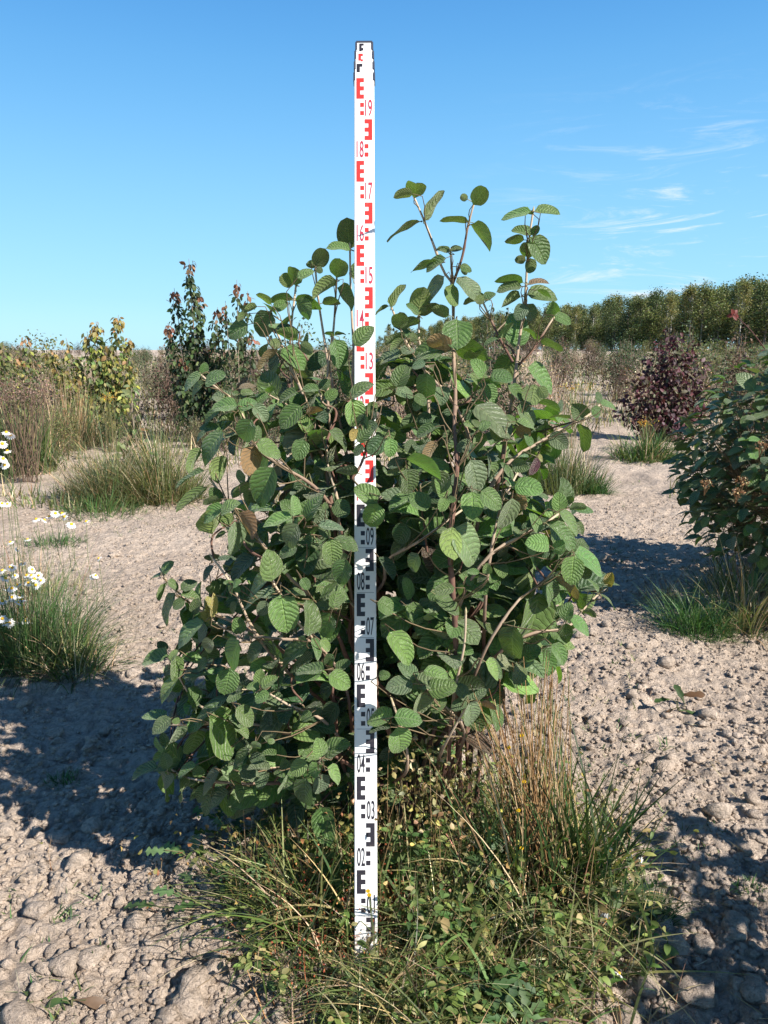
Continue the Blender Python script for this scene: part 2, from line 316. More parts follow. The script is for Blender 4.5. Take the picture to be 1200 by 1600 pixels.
def plain(name, col, rough=.5, spec=.4, wear=.0, mud=False):
    m, t, out = newmat(name); l = t.links
    pr = nd(t, 'ShaderNodeBsdfPrincipled'); pr.inputs['Roughness'].default_value = rough; pr.inputs['Specular IOR Level'].default_value = spec
    tx = nd(t, 'ShaderNodeTexCoord'); no = nd(t, 'ShaderNodeTexNoise'); no.inputs['Scale'].default_value = 35; no.inputs['Detail'].default_value = 8; no.inputs['Roughness'].default_value = .75; l.new(tx.outputs['Object'], no.inputs['Vector'])
    mr = nd(t, 'ShaderNodeMapRange', interpolation_type='SMOOTHSTEP'); mr.inputs[1].default_value = .55; mr.inputs[2].default_value = .8; l.new(no.outputs[0], mr.inputs[0])
    mu = nd(t, 'ShaderNodeMath', operation='MULTIPLY'); mu.inputs[1].default_value = wear; l.new(mr.outputs[0], mu.inputs[0])
    mi = nd(t, 'ShaderNodeMix', data_type='RGBA'); mi.inputs[6].default_value = (*col, 1); mi.inputs[7].default_value = (.35, .3, .24, 1); l.new(mu.outputs[0], mi.inputs[0]); fin = mi.outputs[2]
    if mud:   # dried mud splashed on the lowest part, with a streaky edge
        sz_ = nd(t, 'ShaderNodeSeparateXYZ'); l.new(tx.outputs['Object'], sz_.inputs[0])
        hz = nd(t, 'ShaderNodeMapRange'); hz.inputs[1].default_value = .26; hz.inputs[2].default_value = -.02; hz.inputs[3].default_value = -.3; hz.inputs[4].default_value = .22; l.new(sz_.outputs[2], hz.inputs[0])
        ad = nd(t, 'ShaderNodeMath', operation='ADD'); l.new(hz.outputs[0], ad.inputs[0]); l.new(no.outputs[0], ad.inputs[1])
        ms = nd(t, 'ShaderNodeMapRange', interpolation_type='SMOOTHSTEP'); ms.inputs[1].default_value = .52; ms.inputs[2].default_value = .72; ms.inputs[4].default_value = .75; l.new(ad.outputs[0], ms.inputs[0])
        m9 = nd(t, 'ShaderNodeMix', data_type='RGBA'); l.new(ms.outputs[0], m9.inputs[0]); l.new(fin, m9.inputs[6]); m9.inputs[7].default_value = (.36, .29, .22, 1); fin = m9.outputs[2]
    l.new(fin, pr.inputs['Base Color'])
    l.new(pr.outputs[0], out.inputs[0]); return m
M_WHITE = plain('staff_white', (.80, .80, .79), .35, .45, .3, mud=True)
M_BLACK = plain('staff_black', (.025, .022, .03), .4, .4, .35, mud=True)
M_RED = plain('staff_red', (.68, .035, .03), .4, .4, .2)
M_CAPG = plain('staff_cap_plastic', (.045, .05, .075), .5, .4, .3)

# ---------------------------------------------------------------- tags
def tag(o, label, cat, group=None, kind=None):
    if label: o['label'] = label
    if cat: o['category'] = cat
    if group: o['group'] = group
    if kind: o['kind'] = kind
    return o
def empty(name, loc, label, cat, group=None):
    o = bpy.data.objects.new(name, None); COL.objects.link(o); o.location = loc; o.empty_display_size = .1
    return tag(o, label, cat, group)
def dup(root, loc, rz=0, sc=1.0, label=None, group=None):
    r = root.copy(); COL.objects.link(r); r.location = loc; r.rotation_euler = (0, 0, rz)
    r.scale = (sc, sc, sc) if isinstance(sc, (int, float)) else sc
    if label: r['label'] = label
    if group: r['group'] = group
    for ch in list(root.children):
        c = ch.copy(); COL.objects.link(c); c.parent = r
        for g in list(ch.children):
            d = g.copy(); COL.objects.link(d); d.parent = c
    return r
# ---------------------------------------------------------------- ground: one sheet, cloddy near the camera
def vnoise(x, y, s, seed):
    r = np.random.default_rng(seed); T = r.random((256, 256))
    X = x / s; Y = y / s; xi = np.floor(X).astype(int); yi = np.floor(Y).astype(int); fx = X - xi; fy = Y - yi
    fx = fx * fx * (3 - 2 * fx); fy = fy * fy * (3 - 2 * fy)
    g = lambda a, b: T[a % 256, b % 256]
    return (g(xi, yi) * (1 - fx) + g(xi + 1, yi) * fx) * (1 - fy) + (g(xi, yi + 1) * (1 - fx) + g(xi + 1, yi + 1) * fx) * fy
RS = .0075; RX0, RX1, RY0, RY1 = -3.3, 3.3, .35, 7.5
gx = np.arange(RX0, RX1, RS); gy = np.arange(RY0, RY1, RS)
HM = np.zeros((len(gy), len(gx)))
GX, GY = np.meshgrid(gx, gy)
HM += (vnoise(GX, GY, .05, 1) - .5) * .014 + (vnoise(GX, GY, .022, 2) - .5) * .016 - .014 * np.clip(1 - np.abs(vnoise(GX + .03 * vnoise(GX, GY, .05, 71), GY + .03 * vnoise(GX, GY, .04, 72), .10, 4) - .5) * 16, 0, 1)
V77 = vnoise(*np.meshgrid(np.arange(-3.4, 3.5, .05), np.arange(.2, 7.7, .05)), .5, 77)
def vn77(x, y): return V77[min(int((y - .2) / .05), V77.shape[0] - 1), min(int((x + 3.4) / .05), V77.shape[1] - 1)]
def splat(nb, rmin, rmax, hfac, seed):
    r = np.random.default_rng(seed)
    for k in range(nb):
        rad = rmin + (rmax - rmin) * r.random() ** 2.2
        cx = r.uniform(RX0, RX1); cy = r.uniform(RY0, RY1)
        if vn77(cx, cy) < .30 + .35 * r.random() + .20 * (cx < -.15): continue
        i0 = int((cx - rad * 1.3 - RX0) / RS); i1 = int((cx + rad * 1.3 - RX0) / RS) + 2
        j0 = int((cy - rad * 1.3 - RY0) / RS); j1 = int((cy + rad * 1.3 - RY0) / RS) + 2
        i0 = max(i0, 0); j0 = max(j0, 0)
        if i1 - i0 < 2 or j1 - j0 < 2: continue
        X = gx[i0:i1] - cx; Y = (gy[j0:j1] - cy)[:, None]
        if X.size == 0 or Y.size == 0: continue
        a = r.uniform(0, 3.14); q = r.uniform(.65, 1.25)
        U = (X * math.cos(a) + Y * math.sin(a)) / (rad * q); V = (-X * math.sin(a) + Y * math.cos(a)) / (rad / q)
        an = np.arctan2(V, U)
        rr = np.zeros(U.shape)
        for th in np.arange(6) * 1.047 + r.uniform(-.3, .3, 6):
            rr = np.maximum(rr, (U * math.cos(th) + V * math.sin(th)) / r.uniform(.68, 1.0))
        rr = rr * .8 + .2 * np.sqrt(U * U + V * V)
        h = hfac * rad * np.clip((1 - rr) * 2.6, 0, 1) ** .6 * r.uniform(.4, 1.1)
        h = h * np.clip(1 + r.uniform(-.45, .45) * U + r.uniform(-.45, .45) * V, .2, 2)
        sub = HM[j0:j1, i0:i1]
        b = sub.mean()
        np.maximum(sub, np.where(h > 0, b * .6 + h, -1), out=sub)
splat(22, .05, .08, .25, 3); splat(260, .024, .046, .42, 4); splat(4000, .011, .030, .58, 5); splat(17000, .008, .018, .75, 6)
HM += (vnoise(GX, GY, .035, 21) - .5) * .010 * (.4 + vnoise(GX, GY, .4, 23))
def ground_h(x, y):
    x = np.asarray(x, float); y = np.asarray(y, float)
    big = (vnoise(x + 50, y + 50, .7, 9) - .5) * .05 + (vnoise(x + 50, y + 50, 2.6, 10) - .5) * .08
    fi = (x - RX0) / RS; fj = (y - RY0) / RS
    ok = (fi > 0) & (fi < len(gx) - 2) & (fj > 0) & (fj < len(gy) - 2)
    i = np.clip(fi.astype(int), 0, len(gx) - 2); j = np.clip(fj.astype(int), 0, len(gy) - 2); a = np.clip(fi - i, 0, 1); b = np.clip(fj - j, 0, 1)
    h = (HM[j, i] * (1 - a) + HM[j, i + 1] * a) * (1 - b) + (HM[j + 1, i] * (1 - a) + HM[j + 1, i + 1] * a) * b
    edge = np.clip(np.minimum(np.minimum(fi, len(gx) - fi), np.minimum(fj, len(gy) - fj)) / 60, 0, 1)
    far = (vnoise(x + 90, y + 90, .16, 12) - .5) * .06 * np.clip((np.hypot(x, y) - 5) / 4, 0, 1)
    rise = 1.0 * np.clip((np.hypot(x, y) - 55) / 110, 0, 1) ** 1.3 * np.clip((x / np.maximum(y, 1) + .02) / .3, 0, 1)
    return big + np.where(ok, h * edge, 0) + far + rise
def gz(x, y): return float(ground_h(np.array([x]), np.array([y]))[0])
def GP(px, py):
    p = G(px, py); p[2] = gz(p[0], p[1]); return p
rr = np.concatenate([np.linspace(.02, .8, 18, endpoint=False), .8 * np.exp(np.arange(0, math.log(12 / .8), .0046)), 12 * np.exp(np.linspace(0.02, math.log(900 / 12), 70))])
tt = np.concatenate([np.linspace(-180, -36, 40, endpoint=False), np.arange(-36, 36, .21), np.linspace(36, 180, 41)[:-1]])
tt = np.radians(tt)
RR, TT = np.meshgrid(rr, tt, indexing='ij')
X = RR * np.sin(TT); Yg = RR * np.cos(TT); Z = ground_h(X, Yg)
n1, n2 = X.shape
i = np.arange(n1 - 1)[:, None] * n2; j = np.arange(n2)[None]; k = (j + 1) % n2
f = np.stack([i + j, i + k, i + n2 + k, i + n2 + j], -1).reshape(-1, 4)
g = MB(); g.add(np.stack([X, Yg, Z], -1).reshape(-1, 3), f, (.4, .33, .28))
cen = n1 * n2; g.add([[0, 0, gz(0, 0)]], np.zeros((0, 3), int), (.4, .33, .28))
g.f.append(np.stack([np.full(n2, cen), np.arange(n2)[::-1], (np.arange(n2)[::-1] + 0 - 1) % n2], -1)[:, [0, 1, 2]])
ground = g.build('ground', M_SOIL); ground['kind'] = 'structure'

# loose clods lying on the sheet
def lump_template(sub_=2):
    import bmesh
    bm = bmesh.new(); bmesh.ops.create_icosphere(bm, subdivisions=sub_, radius=1); bm.verts.ensure_lookup_table()
    v = np.array([x.co[:] for x in bm.verts]); f = np.array([[q.index for q in y.verts] for y in bm.faces]); bm.free(); return v, f
LV, LF = lump_template()
TV, TF = lump_template(1)
def lumps(mb, pos, rad, col, seed=0, flat=.75):
    r = np.random.default_rng(seed)
    for p, q in zip(pos, rad):
        d = 1 + .22 * np.sin(LV @ r.normal(size=3) * 2.4 + r.uniform(0, 6)) + .16 * np.sin(LV @ r.normal(size=3) * 4 + r.uniform(0, 6)) + .05 * r.normal(size=len(LV))
        v = LV * d[:, None] * np.array([r.uniform(.8, 1.3), r.uniform(.8, 1.2), flat * r.uniform(.7, 1.1)]) * q
        a = r.uniform(0, 6.28); v = v @ np.array([[math.cos(a), math.sin(a), 0], [-math.sin(a), math.cos(a), 0], [0, 0, 1]])
        mb.add(v + p, LF, col)
cl = MB()
for (n, r0, r1, sd) in ((1500, .006, .013, 21), (420, .012, .022, 22), (90, .02, .036, 23)):
    r = np.random.default_rng(sd); rad = r0 + (r1 - r0) * r.random(n) ** 1.8
    pxs = r.uniform(-80, 1280, n); Yv = 1.15 + 3.6 * r.random(n) ** 1.6
    xx = (pxs - 600) / FPX * (Yv * cT + CAM_H * sT)
    z = ground_h(xx, Yv)
    lumps(cl, np.stack([xx, Yv, z + rad * .25], -1), rad, (.42, .345, .29), sd)
# the few big clods that can be told apart, lower right and left
BIG = [(1010, 1525, .030), (1090, 1540, .034), (1030, 1462, .03), (1180, 1540, .03), (140, 1278, .026), (100, 1500, .03), (28, 1590, .035), (1150, 1440, .03), (985, 1570, .03),
       (1040, 1190, .03), (930, 1110, .022), (1000, 1240, .026), (230, 1060, .03), (85, 1130, .03), (120, 1340, .03), (255, 1330, .028), (60, 1410, .028), (290, 1560, .03)]
for q, (px, py, r0) in enumerate(BIG):
    p = GP(px, py); lumps(cl, [p + np.array([0, 0, r0 * .2])], [r0], (.42, .345, .29), 100 + q, .7)
r = np.random.default_rng(29); n = 30000; Yv = 1.12 + 5.4 * r.random(n) ** 1.35; xx = (r.uniform(-60, 1260, n) - 600) / FPX * (Yv * cT + CAM_H * sT)
kk = vnoise(xx + 20, Yv + 20, .3, 61) + .25 * (xx > 0) > .36; xx, Yv = xx[kk], Yv[kk]; n = len(xx)
rad = .0035 + .0075 * r.random(n) ** 2; ctr = np.stack([xx, Yv, ground_h(xx, Yv) + rad * .2], -1)
V_ = TV[None] * (rad[:, None, None] * r.uniform(.65, 1.35, (n, 1, 3))) * (1 + r.normal(0, .16, (n, len(TV), 1))); an_ = r.uniform(0, 6.28, n); ca, sa = np.cos(an_)[:, None], np.sin(an_)[:, None]
V_ = np.stack([V_[..., 0] * ca - V_[..., 1] * sa, V_[..., 0] * sa + V_[..., 1] * ca, V_[..., 2] * .85], -1) + ctr[:, None]
cl.add(V_.reshape(-1, 3), (TF[None] + (np.arange(n) * len(TV))[:, None, None]).reshape(-1, 3), (.42, .34, .29))
o = cl.build('soil_clods', M_SOIL); tag(o, 'loose pale clods of dry earth strewn over the bare soil', 'soil clods', kind='stuff')

# ---------------------------------------------------------------- levelling staff, leaning back into the shrub
PHI = R(16.1); ROD_D = 1.365
def rodY(py):
    ys = np.array([1510, 1361, 1214, 1068, 927, 789.5, 652, 517, 382, 250, 122, 65.]); ss = np.array([0, .2, .4, .6, .8, 1, 1.2, 1.4, 1.6, 1.8, 2.0, 2.09])
    return ROD_D + np.interp(-py, -ys, ss) * math.sin(PHI)
rod = empty('levelling_staff', (-.039, ROD_D, 0.0), 'white telescopic measuring staff with red and black marks standing in the middle of the shrub', 'measuring staff')
rod.rotation_euler = (-PHI, R(-.22), 0)
def bevbox(name, x0, x1, y0, y1, z0, z1, mat, w0=None, parent=rod, b=.0012):
    # box with bevelled edges; w0 = half width at the foot (tapers to x1 at the top)
    import bmesh
    bm = bmesh.new(); bmesh.ops.create_cube(bm, size=1)
    for v in bm.verts:
        top = v.co.z > 0
        hx = (x1 - x0) / 2 if (top or w0 is None) else w0
        v.co.x = (x0 + x1) / 2 + math.copysign(hx, v.co.x); v.co.y = y0 if v.co.y < 0 else y1; v.co.z = z1 if top else z0
    bmesh.ops.bevel(bm, geom=bm.edges[:], offset=b, segments=2, affect='EDGES')
    me = bpy.data.meshes.new(name); bm.to_mesh(me); bm.free(); me.materials.append(mat)
    o = bpy.data.objects.new(name, me); COL.objects.link(o); o.parent = parent; return o
HW0, HW1 = .0250, .0232
TOPM = 2.012
bevbox('main_section', -HW1, HW1, 0, .026, 0, TOPM, M_WHITE, w0=HW0)
bevbox('foot_plate', -HW0 - .001, HW0 + .001, -.0015, .0275, -.008, .006, M_CAPG)
secs = [(.0222, .003, TOPM - .02, 2.041), (.0210, .006, 2.02, 2.069), (.0190, .009, 2.05, 2.094)]
for hw, dy, z0, z1 in secs: bevbox('inner_section', -hw, hw, dy, .026 - dy * .4, z0, z1, M_WHITE)
for hw, y0, z1 in ((HW1, -.0012, TOPM), (.0222, .0018, 2.041), (.0210, .0048, 2.069), (.0190, .0078, 2.093)):
    for s in (-1, 1):
        xa, xb = sorted((s * (hw - .0026), s * (hw + .0022)))
        bevbox('side_clip', xa, xb, y0, .024, z1 - .017, z1 + .002, M_CAPG, b=.0006)
bevbox('top_cap', -.0190, .0190, .0075, .024, 2.0935, 2.0975, M_CAPG, b=.0006)
def hw_at(z): return HW0 + (HW1 - HW0) * z / TOPM
def markmesh(name, rects, mat, y=-.0006, lab=None):
    m = MB()
    for (x0, x1, z0, z1) in rects: m.box(x0, x1, y, .0015, z0, z1, (1, 1, 1))
    o = m.build(name, mat, rod, flat=True); return o
def textobj(s, x0, x1, z0, z1, mat):
    cu = bpy.data.curves.new('number', 'FONT'); cu.body = s; cu.extrude = .0004; cu.offset = .006; cu.resolution_u = 4
    o = bpy.data.objects.new('number_tmp', cu); COL.objects.link(o); bpy.context.view_layer.update()
    dg = bpy.context.evaluated_depsgraph_get(); me = bpy.data.meshes.new_from_object(o.evaluated_get(dg)); COL.objects.unlink(o); bpy.data.objects.remove(o)
    n = len(me.vertices); c = np.zeros(n * 3, 'f'); me.vertices.foreach_get('co', c); c = c.reshape(-1, 3)
    lo, hi = c.min(0), c.max(0)
    v = np.empty_like(c); v[:, 0] = x0 + (c[:, 0] - lo[0]) / (hi[0] - lo[0]) * (x1 - x0); v[:, 2] = z0 + (c[:, 1] - lo[1]) / (hi[1] - lo[1]) * (z1 - z0)
    v[:, 1] = np.where(c[:, 2] > 0, -.0007, .0004)
    me.vertices.foreach_set('co', v.ravel()); me.update(); me.materials.clear(); me.materials.append(mat)
    ob = bpy.data.objects.new('number', me); COL.objects.link(ob); ob.parent = rod; return ob
M_NRED = plain('staff_number_red', (.42, .04, .07), .4, .4, .2)
for t10 in range(20, 0, -1):
    T = t10 / 10; left = t10 % 2 == 0; mat = M_RED if t10 >= 11 else M_BLACK; w = 2 * hw_at(T - .03)
    fx = lambda a: -w / 2 + a * w
    if left: sp, ar, dt, nu = (.11, .30), (.30, .49), (.30, .49), (.55, .90)
    else: sp, ar, dt, nu = (.71, .90), (.52, .71), (.52, .71), (.12, .47)
    rc = [(fx(sp[0]), fx(sp[1]), T - .05, T)]
    for a, b in ((0, .01), (.02, .03), (.04, .05)): rc.append((fx(ar[0]), fx(ar[1]), T - b, T - a))
    markmesh('graduation_mark', rc, mat)
    markmesh('graduation_mark', [(fx(dt[0]), fx(dt[1]), T - .07, T - .06), (fx(dt[0]), fx(dt[1]), T - .09, T - .08)], mat)
    if t10 >= 2: textobj('%02d' % (t10 - 1), fx(nu[0]), fx(nu[1]), T - .092, T - .052, M_NRED if t10 >= 11 else M_BLACK)
    if t10 < 20: markmesh('tick_line', [(fx(.12), fx(.9), T + .0022, T + .0029)], M_CAPG, y=-.0003)
def deepmark(rects, y, mat):
    m = MB()
    for (x0, x1, z0, z1) in rects: m.box(x0, x1, y - .0006, y + .001, z0, z1, (1, 1, 1))
    m.build('graduation_mark', mat, rod, flat=True)
deepmark([(-.0175, -.004, 2.030, 2.037), (-.0175, -.010, 2.0165, 2.030)], .003, M_BLACK)
deepmark([(-.0135, -.003, 2.058, 2.064), (-.0135, -.0075, 2.047, 2.058), (-.0075, -.003, 2.045, 2.050)], .006, M_RED)
deepmark([(-.0115, -.001, 2.086, 2.091), (-.0115, -.006, 2.072, 2.086), (-.006, -.002, 2.074, 2.080)], .009, M_BLACK)
# ---------------------------------------------------------------- the wayfaring-tree shrub round the staff
TILES = dict(A=(350,330,4.8), B=(580,270,6), C=(560,430,6), D=(740,300,6), E=(740,470,5.217), F=(270,530,4.8), G=(420,530,6), H=(220,730,4.8), I=(400,700,6),
             J=(580,600,6), K=(760,680,5.714), L=(580,780,6), M=(750,840,5.4545), N=(200,930,5.4545), O=(370,860,6), P=(570,960,5.4545), Q=(200,1090,6), R=(370,1040,5.4545))
